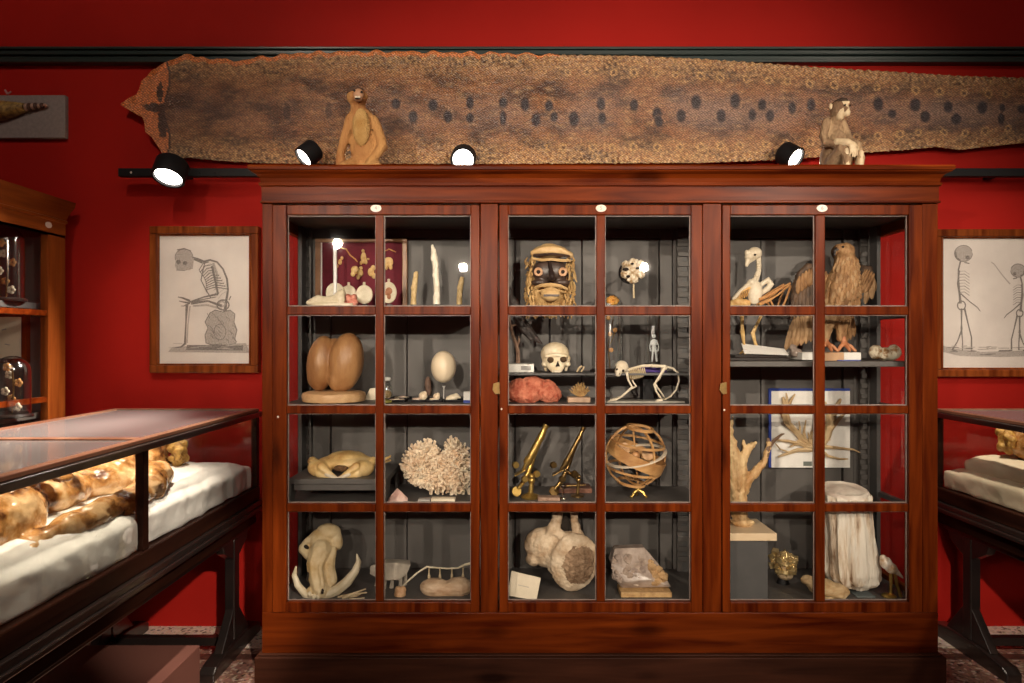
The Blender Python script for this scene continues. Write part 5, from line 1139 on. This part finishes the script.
mk('planet_disc', MB().lathe(c+Vector((.05,-.03,.01)), [(.001,-.003),(.026,-.003),(.028,0),(.026,.003),(.001,.003)], seg=24, rot=(R(70),R(-20),0)), tw, t, smooth=True)
b0 = c+Vector((.012,0,-Rr)); zf_ = Z3
mb = MB().tube([b0+Vector((0,0,.005)), Vector((b0.x, b0.y, zf_+.035))], [.007,.010], seg=12)
mb.sph(Vector((b0.x, b0.y, zf_+.036)), .014)
for a in (-.5, 1.6, 3.64): mb.tube([Vector((b0.x, b0.y, zf_+.033)), Vector((b0.x+.022*math.cos(a), b0.y+.022*math.sin(a), zf_+.026)), Vector((b0.x+.036*math.cos(a), b0.y+.036*math.sin(a), zf_+.006))], [.009,.007,.005], seg=8).sph(Vector((b0.x+.037*math.cos(a), b0.y+.037*math.sin(a), zf_+.007)), .0075)
mk('tripod_foot', mb, 'brass', t, smooth=True)
# vertebra
Yv = 3.10
vbm = mat('weathered_whale_bone', (.44,.29,.17), (.72,.58,.42), scale=14, rough=.75, bump=.8, bscale=45)
t = thing('whale_vertebra', 'huge weathered round vertebra leaning in the bottom middle compartment', 'vertebra', (X(560,Yv), Yv, ZF))
org('centrum', Yv, [('s',574,562,0,24,9,29,12),('s',568,560,12,22,12,26,5),('s',549,553,20,20,14,21,-12),('s',536,548,22,10,10,15,25),('s',534,565,20,8,9,7),('t',[(548,548,16,8),(554,533,14,7),(558,522,12,5.5),(558,510.5,12,6)]),('t',[(582,546,8,7),(577,532,8,5),(575,522,8,4),(575.5,510,8,4.4)]),('t',[(562,511.5,12,4),(571,511,10,4)]),('t',[(556,536,14,6),(566,541,8,6),(578,540,4,5)])], vbm, t, vox=.004, sm=2, disp=[(.010,.04,'CLOUDS'),(.006,.012,'CLOUDS')])
org('spongy_centre', Yv, [('s',577,563,-5,17,6,20,8),('s',583,556,-5,11,6,12)], mat('brown_spongy_bone', (.17,.095,.05), (.40,.27,.17), scale=30, rough=.9, bump=1, bscale=80), t, vox=.004, sm=0, disp=[(.014,.015,'CLOUDS'),(.008,.006,'CLOUDS')])
mk('dark_cavity', MB().sph(P(566.5,528,Yv,.06), (.022,.01,.04)), 'dark', t, smooth=True)
c1 = P(524, 586, 2.99)
mb = MB(); mb.prism([P(511.5,571,3.01), P(540.8,578,3.01), P(536.5,600.5,2.985), P(507.5,595.5,2.985)], (0,.003,0))
t = mk('label_card', mb, 'cream', label='tilted cream paper label leaning at the bottom left of middle door', cat='label')
pipes('writing_line', 3.0, [[(518,584.5,-1,.25),(529,587,-1,.25)],[(517,588,-1,.2),(531,591,-1,.2)]], 'inkl', t)
# crystal cluster
Yy = 3.07; k_ = Yy/F
t = thing('crystal_cluster', 'cluster of pale glassy crystals on a thin wooden base, bottom middle', 'crystals', (X(640,Yy), Yy, ZF))
mk('wooden_base', MB().box(X(621,Yy-.05), X(672,Yy-.05), Yy-.05, Yy+.06, ZF, ZF+.022), mat('gilt_tan_base', (.42,.24,.10), (.62,.40,.18), scale=60, rough=.5), t, bevel=.002)
def crystal(mb, c, d, r, L_):
    d = d.normalized(); up = Vector((0,1,0)) if abs(d.y) < .8 else Vector((1,0,0)); a = d.cross(up).normalized(); b_ = d.cross(a)
    A = [c+(a*math.cos(q*math.pi/3)+b_*math.sin(q*math.pi/3))*r for q in range(6)]; B = [p+d*L_ for p in A]; tip = mb.b.verts.new(c+d*(L_+r*1.1))
    A = [mb.b.verts.new(p) for p in A]; B = [mb.b.verts.new(p) for p in B]
    mb.b.faces.new(A)
    for q in range(6): mb.b.faces.new((A[q], A[(q+1)%6], B[(q+1)%6], B[q])); mb.b.faces.new((B[q], B[(q+1)%6], tip))
rs = random.Random(31)
quartz = mat('pale_quartz', (.30,.22,.18), (.58,.47,.38), scale=14, rough=.12, coat=.5)
quartzo = mat('amber_quartz', (.42,.24,.10), (.66,.46,.26), scale=14, rough=.15, coat=.5)
quartz2 = mat('smoky_quartz', (.24,.18,.15), (.50,.41,.35), scale=14, rough=.1, coat=.5)
outl = [(611,556),(617,551),(645,551),(650,558),(662,566),(668,584)]
for i in range(64):
    px = rs.uniform(614,665); ty = interp([(611,562),(616,553),(646,553),(654,561),(663,569),(668,582)], px); py = rs.uniform(ty+4, 583)
    d = Vector((rs.uniform(-.6,.6)+(px-640)*.01, rs.uniform(-1,-.4), rs.uniform(-.1,.8))); r = rs.uniform(.014,.023)
    mb = MB(); crystal(mb, P(px, py, Yy, rs.uniform(-.005,.012)+max(0,(572-py)*.0014)), d, r, rs.uniform(.002,.012))
    mk('crystal', mb, quartzo if px > 650 else rs.choice((quartz, quartz, quartz2)), t)
facet('matrix_rock', Yy, [(611,563,0),(616,551,8),(646,550,8),(660,566,6),(671,587,0),(622,588,0),(613,577,-2),(611,563,18),(616,551,20),(646,550,20),(660,566,20),(671,587,18),(622,588,18),(625,580,-6),(650,578,-6)], quartz2, t, bevel=.003)

# ================================================================== CONTENTS, RIGHT DOOR
# bird skeleton
Ye = 3.13
t = thing('bird_skeleton', 'tall long-necked bird skeleton standing on a black base', 'skeleton', (X(756,Ye), Ye, Z5))
mk('black_base', MB().box(X(727,3.05), X(790,3.05), 3.05, 3.24, Z5, Z5+.016), 'ebony', t, bevel=.003)
mk('base_step', MB().box(X(735,3.07), X(787,3.07), 3.07, 3.22, Z5+.016, Z5+.027), 'ebony', t, bevel=.002)
bw = 'bonew'
org('skull', Ye, [('s',754.5,253.5,0,7.5,6,6.5),('s',749,257,-1,5,5,4),('t',[(749,258,-1,3.8),(747,261,-2,2.6),(745,266,-3,1.2)]),('t',[(753,259.5,-1,1.8),(748,263,-2,1.3),(746,266.5,-3,.9)]),('s',746.5,253,-1,2.2,3,3.2)], bw, t, vox=.003, sm=1)
mk('eye_socket', MB().sph(P(753,255.5,Ye,-.026), (.006,.004,.005)), 'dark', t, smooth=True)
pipes('neck', Ye, [[(758.5,258,0,2.4),(759,266,0,2.3),(758,274,0,2.5),(755.5,280,0,2.8),(752,284,0,3.2)]], bw, t)
mb = MB()
for i in range(11): mb.sph(P(interp([(0,758.6),(5,758.6),(10,752.5)], i), 258.5+2.55*i, Ye, 0), (.0125,.0125,.0075), u=10, v=6)
mk('neck_vertebrae', mb, bw, t, smooth=True)
org('breastbone', Ye, [('s',754.5,293,-2,7,5,12,8),('t',[(753,282,-2,3),(746,286,-2,2.4),(739,292,-2,2.2),(733,299,-1,2)]),('s',751,283,-1,4.5,5,4)], bw, t, vox=.0035, sm=2)
org('shoulder_blade', Ye, [('t',[(758,288,3,2.2),(764,283,3,2.6),(769,279.5,2,3.2),(772,284,2,3.2),(768,289,2,3),(761,294,2,2)])], bw, t, vox=.0035, sm=2)
L_ = []
for i in range(8):
    for s_ in (-1,1): L_.append([(737+i*2.4,302-i*1.3,0,.5),(740+i*2,292-i*.7,s_*4,.6),(746+i*1.2,288-i*.3,s_*3,.5)])
pipes('rib_cage', Ye, L_, mat('orange_bone', (.55,.28,.08), (.74,.48,.2), scale=40, rough=.5), t, seg=5)
ob = mat('orange_wing_bone', (.42,.17,.06), (.62,.34,.13), scale=40, rough=.5)
org('pelvis', Ye, [('s',738,303,0,8,6,5),('s',733,305,0,4,4,5),('s',745,303,0,6,5,4)], mat('orange_bone2', (.55,.28,.08), (.78,.55,.25), scale=40, rough=.5), t, vox=.0035, sm=1, disp=(.006,.012,'CLOUDS'))
for s_ in (-1,1): pipes('wing', Ye, [[(757,300,s_*5,1.7),(765,297,s_*6,1.5),(776,290,s_*7,1.2),(787,284,s_*8,1.3),(787,288,s_*8,1.2),(783,299,s_*8,1.1),(780,307,s_*7,1)],[(764,303,s_*5,1.2),(776,295,s_*6,.9),(787,285,s_*8,1)],[(758,305,s_*4,1.6),(768,300,s_*5,1.4),(772,308,s_*5,1.1)]], ob, t)
pipes('leg', Ye, [[(741,305,-2,2.4),(741,315,-2,2),(741.5,328,-2,1.7),(741.5,331,-2,2.4),(743,343,-2,1.4),(744,350,-2,1.8),(738,353.5,-6,1)],[(744,350,-2,1.6),(749,353.5,-6,.9)],[(744,350,-2,1.6),(742,354,-8,.9)]], waxy, t)
pipes('leg', Ye, [[(757,305,4,2.4),(763,315,4,1.6),(757,327,4,1.5),(754,333,4,2.3),(756,341,4,1.5),(759,350,4,1.7),(754,353.5,0,.9)],[(759,350,4,1.6),(764,353.5,2,.9)]], waxy, t)
mb = MB().prism([P(741.5,344,3.12), P(785,349.5,3.10), P(789,355.3,3.05), P(744.5,353.6,3.05)], (0,.004,.003))
t2 = mk('label_card', mb, 'white', label='white label card propped on the black base of the bird skeleton', cat='label')
mb = MB()
rs = random.Random(9)
for i in range(16):
    u = rs.random(); v = rs.uniform(.2,.85); a = Vector(P(743+40*u, 345.5+4.4*u+8*v*.9, 3.115-.06*v)) + Vector((0,-.003,0)); mb.ribbon([a, a+Vector((.02,-.0005,-.0022))], .0022, (0,1,.5))
mk('writing_line', mb, mat('reddish_print', (.35,.2,.18), rough=.8), t2, fixn=False)
# raptor
Yf = 3.17
t = thing('stuffed_raptor', 'stuffed brown bird of prey with half-open wings, turned sideways', 'stuffed bird', (X(835,Yf), Yf, Z5))
fm = mat('brown_feathers', (.16,.075,.03), (.50,.31,.15), scale=26, rough=.7, bump=.9, bscale=60, stretch=(1,1,.45), c3=(.34,.18,.075))
fmd = mat('dark_feathers', (.045,.03,.022), (.17,.10,.06), scale=26, rough=.65, bump=.9, bscale=60, stretch=(1,1,.45))
fml = mat('buff_feathers', (.26,.14,.06), (.52,.34,.18), scale=26, rough=.7, bump=.8, bscale=60, stretch=(1,1,.45))
org('body', Yf, [('s',843,252,0,11,12,9),('t',[(845,256,0,10),(845,266,0,11),(842,278,0,14),(838,292,0,16),(835,306,2,15),(834,318,4,12)]),('s',838,250,-5,7,7,6),('t',[(836,250,-7,4),(831.5,252,-8,2.8),(831,256,-9,1.2)])], fm, t, vox=.006, sm=2, disp=(.010,.03,'CLOUDS'))
mk('eye', MB().sph(P(837,248.5,Yf,-.058), .0055), 'dark', t, smooth=True)
org('beak', Yf, [('t',[(834,250.5,-8,3),(830.5,252.5,-8.5,2),(830.3,257,-9,.8)])], darkf, t, vox=.0025, sm=1)
def feathers(name, m, lst, parent):
    """lst of (px,py,dy,dirx,dirz,length,width) in px"""
    k_ = Yf/F; mb = MB()
    for (px, py, dy, dx, dz, L_, w) in lst:
        d = Vector((dx, 0, dz)).normalized(); n = Vector((0,-1,0)); a = d.cross(n).normalized(); p = P(px, py, Yf, dy*k_)
        prof_ = ((0,.25,0),(.3,.9,-.25),(.65,1,-.3),(.9,.7,-.1),(1,.1,.05)); L1 = []
        for (u, ww, bend) in prof_:
            q = p+d*L_*k_*u+Vector((0, bend*w*k_*.6, 0))
            L1.append((mb.b.verts.new(q+a*w*k_*ww*.5), mb.b.verts.new(q+Vector((0,-w*k_*.22,0))), mb.b.verts.new(q-a*w*k_*ww*.5), mb.b.verts.new(q+Vector((0,w*k_*.08,0)))))
        for A, B in zip(L1, L1[1:]):
            for j in range(4): mb.b.faces.new((A[j], A[(j+1)%4], B[(j+1)%4], B[j]))
        mb.b.faces.new(L1[0]); mb.b.faces.new(L1[-1][::-1])
    return mk(name, mb, m, parent, smooth=True)
rs = random.Random(12); fl = []; fl2 = []
for row in range(15):
    v = row/14; cy = 258+60*v; w_ = interp([(0,9),(.3,13),(.6,16),(1,10)], v); cx_ = interp([(0,845),(.4,842),(1,834)], v)
    for j in range(9):
        u = (j-4)/4; (fl if (row+j) % 3 else fl2).append((cx_+u*w_*.95+rs.uniform(-1,1), cy+rs.uniform(-1.5,1.5), -math.sqrt(max(0,1-(u*.9)**2))*w_*.95-.5, u*.25+rs.uniform(-.15,.15), -1, rs.uniform(6,9), rs.uniform(3.4,4.6)))
feathers('breast_feathers', fm, fl, t); feathers('breast_feathers', fml, fl2, t)
# left wing (raised arch with dark coverts)
org('wing_shoulder', Yf, [('t',[(834,290,4,6),(826,276,6,5),(820,266,8,4.4),(811,266,8,4.2),(803,275,7,4.6),(798,288,6,4.6),(797,300,6,4)])], fmd, t, vox=.005, sm=2, disp=(.006,.02,'CLOUDS'))
fw = []
for i in range(10):
    u = i/9; fw.append((798+26*u, 282-12*math.sin(u*2.4), 5-i*.2, -.12+.3*u, -1, 44-6*abs(u-.4)*3, 6))
feathers('wing_feathers', fmd, fw, t)
fw = []
for i in range(9): u = i/8; fw.append((800+26*u, 276-9*math.sin(u*2.6), 1, -.1+.3*u, -1, 18, 6))
feathers('wing_coverts', fm, fw, t)
# right wing
org('wing_shoulder', Yf, [('t',[(852,288,4,6),(858,276,6,5),(866,268,8,5),(873,268,8,4),(875,275,8,3.6)])], fmd, t, vox=.005, sm=2, disp=(.006,.02,'CLOUDS'))
fw = []
for i in range(9):
    u = i/8; fw.append((858+18*u, 274-5*math.sin(u*3), 5-i*.2, -.45-.05*u, -1, 40-18*u, 6))
feathers('wing_feathers', fm, fw, t)
fw = [(873,280,4,.05,-1,19,6),(875,276,4,.1,-1,16,5),(870,282,5,-.1,-1,22,6)]
feathers('wing_feathers', fml, fw, t)
# thighs, tail
org('thigh', Yf, [('t',[(826,312,-6,9),(823,326,-8,7),(821,340,-8,4)])], fml, t, vox=.005, sm=2, disp=(.008,.02,'CLOUDS')); org('thigh', Yf, [('t',[(842,312,0,9),(840,326,-4,6.5),(838,338,-5,4)])], fm, t, vox=.005, sm=2, disp=(.008,.02,'CLOUDS'))
feathers('tail_feathers', fml, [(800+i*3.4, 316-i, 12, -.28+.05*i, -1, 36-i, 7) for i in range(7)], t)
feathers('tail_feathers', fm, [(848+i*2.5, 312-i, 12, .0+.06*i, -1, 34-i*2, 6) for i in range(4)], t)
cl = mat('orange_claw_skin', (.42,.14,.06), (.62,.28,.13), scale=40, rough=.5)
for cx_, dy in ((822,-9), (841,-6)):
    org('claw', Yf, [('t',[(cx_-1,337,dy,2.8),(cx_,343,dy,2.8)])]+[('t',[(cx_,343,dy,2.4),(cx_+a*6,346.5,dy-b_,2),(cx_+a*10,350.5,dy-b_*1.6,1.4)]) for a, b_ in ((-.8,3),(0.1,6),(.9,3),(1.1,-1))], cl, t, vox=.0032, sm=1)
t = thing('perch_base', 'tan wooden base with white label ends under the bird of prey', 'base block', (X(832,3.06), 3.10, Z5))
mk('wood_block', MB().box(X(824,3.06), X(844,3.06), 3.06, 3.26, Z5, Z(352.5,3.06)), mat('tan_block_wood', (.40,.22,.11), (.52,.32,.18), scale=10, rough=.5), t, bevel=.002)
for (a, b_) in ((802,824),(844,861)): mk('label_end', MB().box(X(a,3.06), X(b_,3.06), 3.058, 3.26, Z5+.004, Z(352.5,3.06)), 'white', t, bevel=.002)
mk('blue_card', MB().box(X(838,3.05), X(861,3.05), 3.05, 3.2, Z5, Z5+.004), 'blue', t)
org('quartz_lump', 3.13, [('s',796,353,0,6,6,4.5),('s',793,348,0,3.6,4,3.4),('s',800,355,0,4,4,3)], quartz2, vox=.004, sm=0, disp=(.008,.015,'VORONOI'), label='small clear crystal lump between the label card and the bird of prey', cat='crystal')
org('pale_mineral', 3.10, [('s',876,352,0,6.5,7,7),('s',885,354,0,8,7,6.5),('s',894,352,0,6.5,7,7.5),('s',890,356,0,8,7,4.5)], mat('cream_geode', (.30,.16,.06), (.80,.72,.55), scale=30, rough=.5, bump=.5, lo=.4, hi=.52), vox=.004, sm=1, disp=(.008,.02,'CLOUDS'), label='lumpy cream and brown mineral at the right end of the upper shelf', cat='mineral')
# dried plant mounted on board
yb_ = YBF-.035
t = thing('mounted_sheet', 'white blue-edged sheet on the back of the right-hand compartment', 'mounted sheet', P(810,468,yb_))
mk('blue_backing', MB().box(*pbox(769, 850, 388.5, 467.5, yb_, yb_+.012)), 'blue', t)
mk('white_sheet', MB().box(*pbox(771.5, 850, 391, 467.6, yb_-.003, yb_)), 'white', t)
mk('sheet_label', MB().box(*pbox(803.5, 812, 461.5, 466, yb_-.005, yb_-.003)), mat('grey_green_label', (.14,.16,.14), rough=.7), t)
rootm = mat('pale_dry_root', (.40,.26,.12), (.62,.46,.27), scale=20, rough=.7, bump=.5)
t = thing('mounted_antlers', 'pale tangled antler-like dry branches fixed on the white sheet', 'dry branches', P(811,462,yb_-.04))
yl = yb_-.022
lines = [[(811,446,0,4),(803,440,0,3.5),(795,431,0,3),(788,424,0,3.6),(785,415,0,4.2),(785,405,0,3),(783,397,0,1.2)],[(786,410,-1,2.4),(790,402,0,1.6),(795,394,0,.8)],[(785,406,-2,1.8),(787,398,0,1.2),(786,393,0,.6)],
 [(811,447,-2,3),(800,444,0,2),(788,441,0,1.6),(776,440,0,.9)],[(811,449,-2,2.6),(798,450,0,2),(786,454,0,1.5),(778,457,0,.8)],[(798,449,-1,1.6),(788,452,-2,1.2),(780,449,0,.8),(775,443,0,.5)],
 [(811,447,-2,4),(822,444,0,4),(827,436,0,3.8),(830,424,0,3.8),(834,412,0,3.4),(838,404,0,2),(841,399,0,1)],[(829,430,-1,3),(838,420,0,1.8),(846,412,0,1),(850,408,0,.6)],[(828,425,-2,2.4),(828,412,0,2.2),(825,402,0,1.2)],
 [(820,446,-2,2.6),(830,447,-1,1.8),(842,448,-2,1.3),(852,449,-3,1),(858,452,-4,.6)],[(818,449,-2,2),(828,456,0,1.6),(840,459,0,1.1),(848,459,0,.7)],[(806,445,-1,2),(804,432,0,1.3),(806,420,0,.6)],[(812,445,-1,2.2),(813,432,0,1.4),(816,422,0,.6)],[(817,444,-1,2),(820,434,0,1.3),(820,424,0,.6)],[(800,440,-1,2),(796,444,0,1.3),(790,447,0,.7)],[(798,436,-1,2),(800,428,0,1.2),(799,421,0,.5)]]
mb = MB(); k_ = yl/F
pipes('branches', yl, lines, rootm, t)
rs = random.Random(6); ll = []
for i in range(34):
    a = rs.uniform(.25,2.9); r = rs.uniform(8,20); x0 = 811+rs.uniform(-6,6); ll.append([(x0,446,-2,1.2),(x0+r*.5*math.cos(a),446-r*.45*math.sin(a)*.8,-3+rs.uniform(-2,2),.9),(x0+r*math.cos(a),446-r*.8*math.sin(a),-1,.4)])
pipes('twigs', yl, ll, rootm, t, seg=5)
# driftwood antler
Yh = 3.12
drm = mat('golden_driftwood', (.42,.22,.08), (.74,.54,.29), scale=10, rough=.6, bump=.6, bscale=35, stretch=(2,2,.6))
drd = mat('dark_antler_end', (.10,.055,.03), (.22,.13,.08), scale=20, rough=.5)
t = thing('branching_antler', 'thick golden forked antler rising from a pale wooden board', 'antler', (X(740,Yh), Yh, Z(521,Yh)))
org('stem', Yh, [('s',742,522,0,12,9,4.5),('t',[(740,520,0,7.5),(738,505,0,8.5),(737,490,0,10),(736,475,0,10.5),(736,462,0,9),(732,450,0,6),(731,436,0,3.4),(731,424,0,1.8),(733,416,0,1.2)]),('t',[(741,478,0,7),(742,462,0,5),(747,450,0,4.4),(753,444,0,3),(755,443,0,1.6)]),('t',[(742,490,0,7),(747,480,0,5.5),(756,472,0,4.4),(763,463,0,3.6),(767,453,0,3),(769,443,0,2.6)]),('t',[(747,452,0,3),(744,446,0,2.2),(743,440,0,1)])], drm, t, vox=.0045, sm=2, disp=[(.020,.03,'CLOUDS'),(.006,.01,'CLOUDS')])
pipes('dark_tine', Yh, [[(766,456,0,2.9),(769,445,0,2.4),(768,438,0,1.4)],[(768,449,0,2.2),(774,440,-1,1.8),(781,434,-2,1.2),(783.5,433.5,-2,.6)]], drd, t)
mk('pale_board', MB().prism([P(727,541,2.985), P(777,541,2.985), P(777,533.5,2.985), P(727,533.5,2.985)], (0,.25,0)), mat('pale_pine_board', (.66,.48,.30), (.76,.60,.40), scale=6, rough=.5, stretch=(1,6,6)), bevel=.002, label='pale wooden board under the golden forked antler', cat='board')
zb = Z(541,2.985)-.001
mk('grey_block', MB().box(X(722,3.0), X(768,3.0), 3.0, 3.22, ZF, zb), 'dgrey', bevel=.002, label='tall grey block carrying the pale wooden board, bottom right compartment', cat='block')  # darker grey puts the shadow on this block into its colour
# pyrite
Yi = 3.20
t = thing('pyrite_cluster', 'small glittering gold pyrite cluster in the dark beside the grey block', 'mineral', (X(783,Yi), Yi, Z(580,Yi)))
pyr = mat('pyrite', (.85,.66,.34), (.45,.32,.14), scale=40, rough=.3, metal=.7)
mb = MB(); rs = random.Random(14); k_ = Yi/F
for i in range(60):
    a = rs.uniform(0,6.28); r = math.sqrt(rs.random()); px = 783+12*r*math.cos(a); py = 562+12.5*r*math.sin(a); c = P(px, py, Yi, -10*k_*math.sqrt(1-r*r)+rs.uniform(0,.01)); s_ = rs.uniform(.007,.014)
    mb.box(c.x-s_, c.x+s_, c.y-s_, c.y+s_, c.z-s_, c.z+s_, rot=(rs.uniform(0,3),rs.uniform(0,3),rs.uniform(0,3)))
mk('crystals', mb, pyr, t, bevel=.001)
org('matrix', Yi, [('s',783,564,2,9,8,12),('s',785,574,0,8,8,6)], mat('tan_matrix', (.28,.19,.10), (.48,.36,.22), scale=30, rough=.7), t, vox=.005, sm=1)
mk('stand', MB().tube([Vector((X(783,Yi),Yi,ZF)), P(783,574,Yi)], [.03,.012], seg=16), 'black', t, smooth=True)
# petrified log
Yj = 3.09; k_ = Yj/F
t = thing('petrified_log', 'thick upright cream petrified log with a pale cut top', 'petrified log', (X(852,Yj), Yj, ZF))
b = bmesh.new(); rings = []; NS, NH = 72, 60
for i in range(NH+1):
    v = i/NH; py = 585-(585-492)*v; cxp = interp([(0,857),(.1,852.5),(.35,850),(1,846.5)], v); wr = interp([(0,20),(.05,25),(.15,27.5),(.35,27),(.7,25),(1,23.5)], v); row = []
    for j in range(NS):
        a = 2*math.pi*j/NS; flute = .11*noise.noise(Vector((math.cos(a)*3, math.sin(a)*3, v*.9)))*2+.07*noise.noise(Vector((math.cos(a)*8, math.sin(a)*8, v*1.6)))+.02*noise.noise(Vector((math.cos(a)*14, math.sin(a)*14, v*9)))
        r = wr*k_*(1+flute); low = (0 if i else 4*k_*noise.noise(Vector((a,0,0))))
        base = P(cxp, py, Yj); row.append(b.verts.new((base.x+r*math.cos(a), Yj+.02+r*.85*math.sin(a), max(ZF+.001, base.z+low+(.02*v**8)*math.sin(a)))))
    rings.append(row)
for A, B in zip(rings, rings[1:]):
    for j in range(NS): b.faces.new((A[j], A[(j+1)%NS], B[(j+1)%NS], B[j]))
b.faces.new(rings[0][::-1])
pet = mat('petrified_wood_side', (.24,.13,.065), (.84,.77,.66), scale=9, rough=.65, bump=1, bscale=24, stretch=(3,3,.4), c3=(.70,.57,.43), lo=.34, hi=.54)
mk('log_side', b, pet, t, smooth=True)
top_c = P(848.5, 489, Yj); mb = MB(); lay = [(1.0,0),(.98,.010),(.86,.016),(.74,.010),(.5,.014),(.25,.02),(.0,.018)]
rings = []
for (f_, h_) in lay:
    row = []
    for j in range(NS):
        a = 2*math.pi*j/NS; r = 23.3*k_*f_*(1+.04*noise.noise(Vector((math.cos(a)*3, math.sin(a)*3, .9)))*2)
        row.append(mb.b.verts.new((P(846.5,492,Yj).x+r*math.cos(a), Yj+.02+r*.85*math.sin(a), P(848,492,Yj).z-.004+h_+.02*f_*math.sin(a)+.006*noise.noise(Vector((math.cos(a)*f_*2, math.sin(a)*f_*2, 5))))))
    rings.append(row)
for A, B in zip(rings, rings[1:]):
    for j in range(NS): mb.b.faces.new((A[j], A[(j+1)%NS], B[(j+1)%NS], B[j]))
mk('cut_top', mb, mat('petrified_wood_face', (.58,.46,.38), (.80,.72,.62), scale=9, rough=.5, bump=.4, bscale=30), t, smooth=True)
# rock
org('layered_rock', 3.035, [('s',823,587,0,18,12,8,12),('s',834,591,-2,14,10,8),('s',812,582,2,9,8,5),('s',826,595,-3,14,8,4)], mat('tan_layered_rock', (.46,.28,.12), (.72,.54,.32), scale=12, rough=.75, bump=.8, bscale=30, stretch=(1,1,3)), vox=.005, sm=0, disp=(.020,.04,'VORONOI'), label='tan layered rock lying in front of the petrified log', cat='rock')
# small shell bird
Yu = 3.03
t = thing('shell_bird', 'small bird-shaped silver shell ornament on gold legs, bottom right corner', 'figurine', (X(892,Yu), Yu, ZF))
org('body', Yu, [('s',886,563,0,6,5,7,-35),('s',891,568,0,7,5,5.5,35),('t',[(893,569,0,4),(899,574,0,2.2),(903,578,0,.8)]),('s',883,558,0,3.4,3,3.4)], mat('pearly_shell', (.48,.30,.16), (.85,.80,.72), scale=25, rough=.2, coat=.5), t, vox=.003, sm=2)
pipes('leg', Yu, [[(891,572,0,1.8),(891,583,0,1.5),(890.5,596,0,1.6)],[(895,573,0,1.6),(897,585,0,1.6),(901,597,0,1.6)]], 'brass', t)
mk('foot', MB().lathe((X(889,Yu),Yu,ZF), [(.030,0),(.031,.005),(.022,.012),(.001,.016)], seg=22), 'brass', t, smooth=True)
mk('glass_plate', MB().box(X(857,3.02), X(876,3.02), 3.02, 3.1, ZF, ZF+.004), mat('grey_glass_plate', (.2,.23,.23), rough=.15), bevel=.001, label='small grey plate lying before the log beside the shell bird', cat='plate')

# ================================================================== LIGHTS
def area(name, loc, target, size, power, col=(1,.86,.72)):
    l = bpy.data.lights.new(name, 'AREA'); l.energy = power; l.size = size; l.color = col; l.shape = 'DISK'
    o = bpy.data.objects.new(name, l); COL.objects.link(o); o.location = loc
    o.rotation_euler = (Vector(target)-Vector(loc)).to_track_quat('-Z', 'Y').to_euler(); return o
def spotl(name, loc, target, power, ang, blend=.8, r=.04, col=(1,.84,.68)):
    l = bpy.data.lights.new(name, 'SPOT'); l.energy = power; l.spot_size = R(ang); l.spot_blend = blend; l.shadow_soft_size = r; l.color = col
    o = bpy.data.objects.new(name, l); COL.objects.link(o); o.location = loc
    o.rotation_euler = (Vector(target)-Vector(loc)).to_track_quat('-Z', 'Y').to_euler(); return o
spotl('museum_spot', (-2.0, -2.0, 2.62), (.1, 3.1, 1.95), 660, 44, blend=1, r=.05)
spotl('museum_spot', (-.56, -2.0, 2.35), (.2, 3.1, 1.7), 470, 46, blend=1, r=.045)
spotl('museum_spot', (1.52, -2.0, 2.35), (.8, 3.1, 1.7), 470, 46, blend=1, r=.045)
spotl('museum_spot', (3.0, -2.0, 3.12), (1.0, 3.1, 1.65), 660, 44, blend=1, r=.05)
area('room_glow', (.4, -.6, 4.1), (.4, .3, 0), 3.0, 50)
spotl('print_spot', (-.9, .9, 3.5), (-1.66, 3.55, 1.72), 170, 19)
spotl('print_spot', (1.9, .9, 3.5), (2.6, 3.55, 1.70), 160, 24)
spotl('wall_fill', (.9, 1.2, 3.9), (.7, 3.6, 3.0), 6, 80)  # added fill lights to brighten the wall, no fittings there
spotl('wall_fill', (-1.6, 1.2, 3.9), (-2.2, 3.6, 2.7), 62, 90)
spotl('wall_fill', (2.8, 1.2, 3.9), (2.6, 3.6, 2.7), 20, 80)
spotl('case_fill', (-.5, 2.5, 3.9), (-1.6, 2.3, .9), 600, 34)  # added fills that brighten the showcase contents from above, not real lamps
spotl('case_fill', (-1.45, 2.7, 4.0), (-1.6, 2.4, .9), 800, 34)
spotl('case_fill', (1.6, 2.9, 3.9), (2.4, 3.0, .9), 420, 34)
spotl('side_case_fill', (.3, .8, 2.7), (-2.5, 3.2, 1.45), 80, 26)  # added fill to lift the shadowed sheet inside the left-hand cabinet
spotl('floor_fill', (.3, .2, 2.0), (-1.62, 3.5, .03), 520, 16, r=.03)  # added fills aimed under the tables to brighten the pale floor border
spotl('floor_fill', (.8, .2, 2.0), (2.6, 3.5, .03), 400, 16, r=.03)
w = bpy.data.worlds.new('dim_room'); SC.world = w; w.use_nodes = True
w.node_tree.nodes['Background'].inputs[0].default_value = (.9,.75,.65,1); w.node_tree.nodes['Background'].inputs[1].default_value = .02

# ================================================================== CAMERA
cam = bpy.data.cameras.new('camera'); co = bpy.data.objects.new('camera', cam); COL.objects.link(co)
co.location = (0, 0, EH); co.rotation_euler = (R(90), 0, 0)
cam.sensor_width = 36; cam.sensor_fit = 'HORIZONTAL'; cam.lens = 36*F/1024
cam.clip_start = .02
SC.camera = co
SC.view_settings.view_transform = 'Standard'; SC.view_settings.look = 'None'; SC.view_settings.gamma = 1; SC.view_settings.use_curve_mapping = False
SC.view_settings.exposure = 0
SC.cycles.use_denoising = True
SC.cycles.max_bounces = 8; SC.cycles.transparent_max_bounces = 16
SC.cycles.sample_clamp_indirect = 4
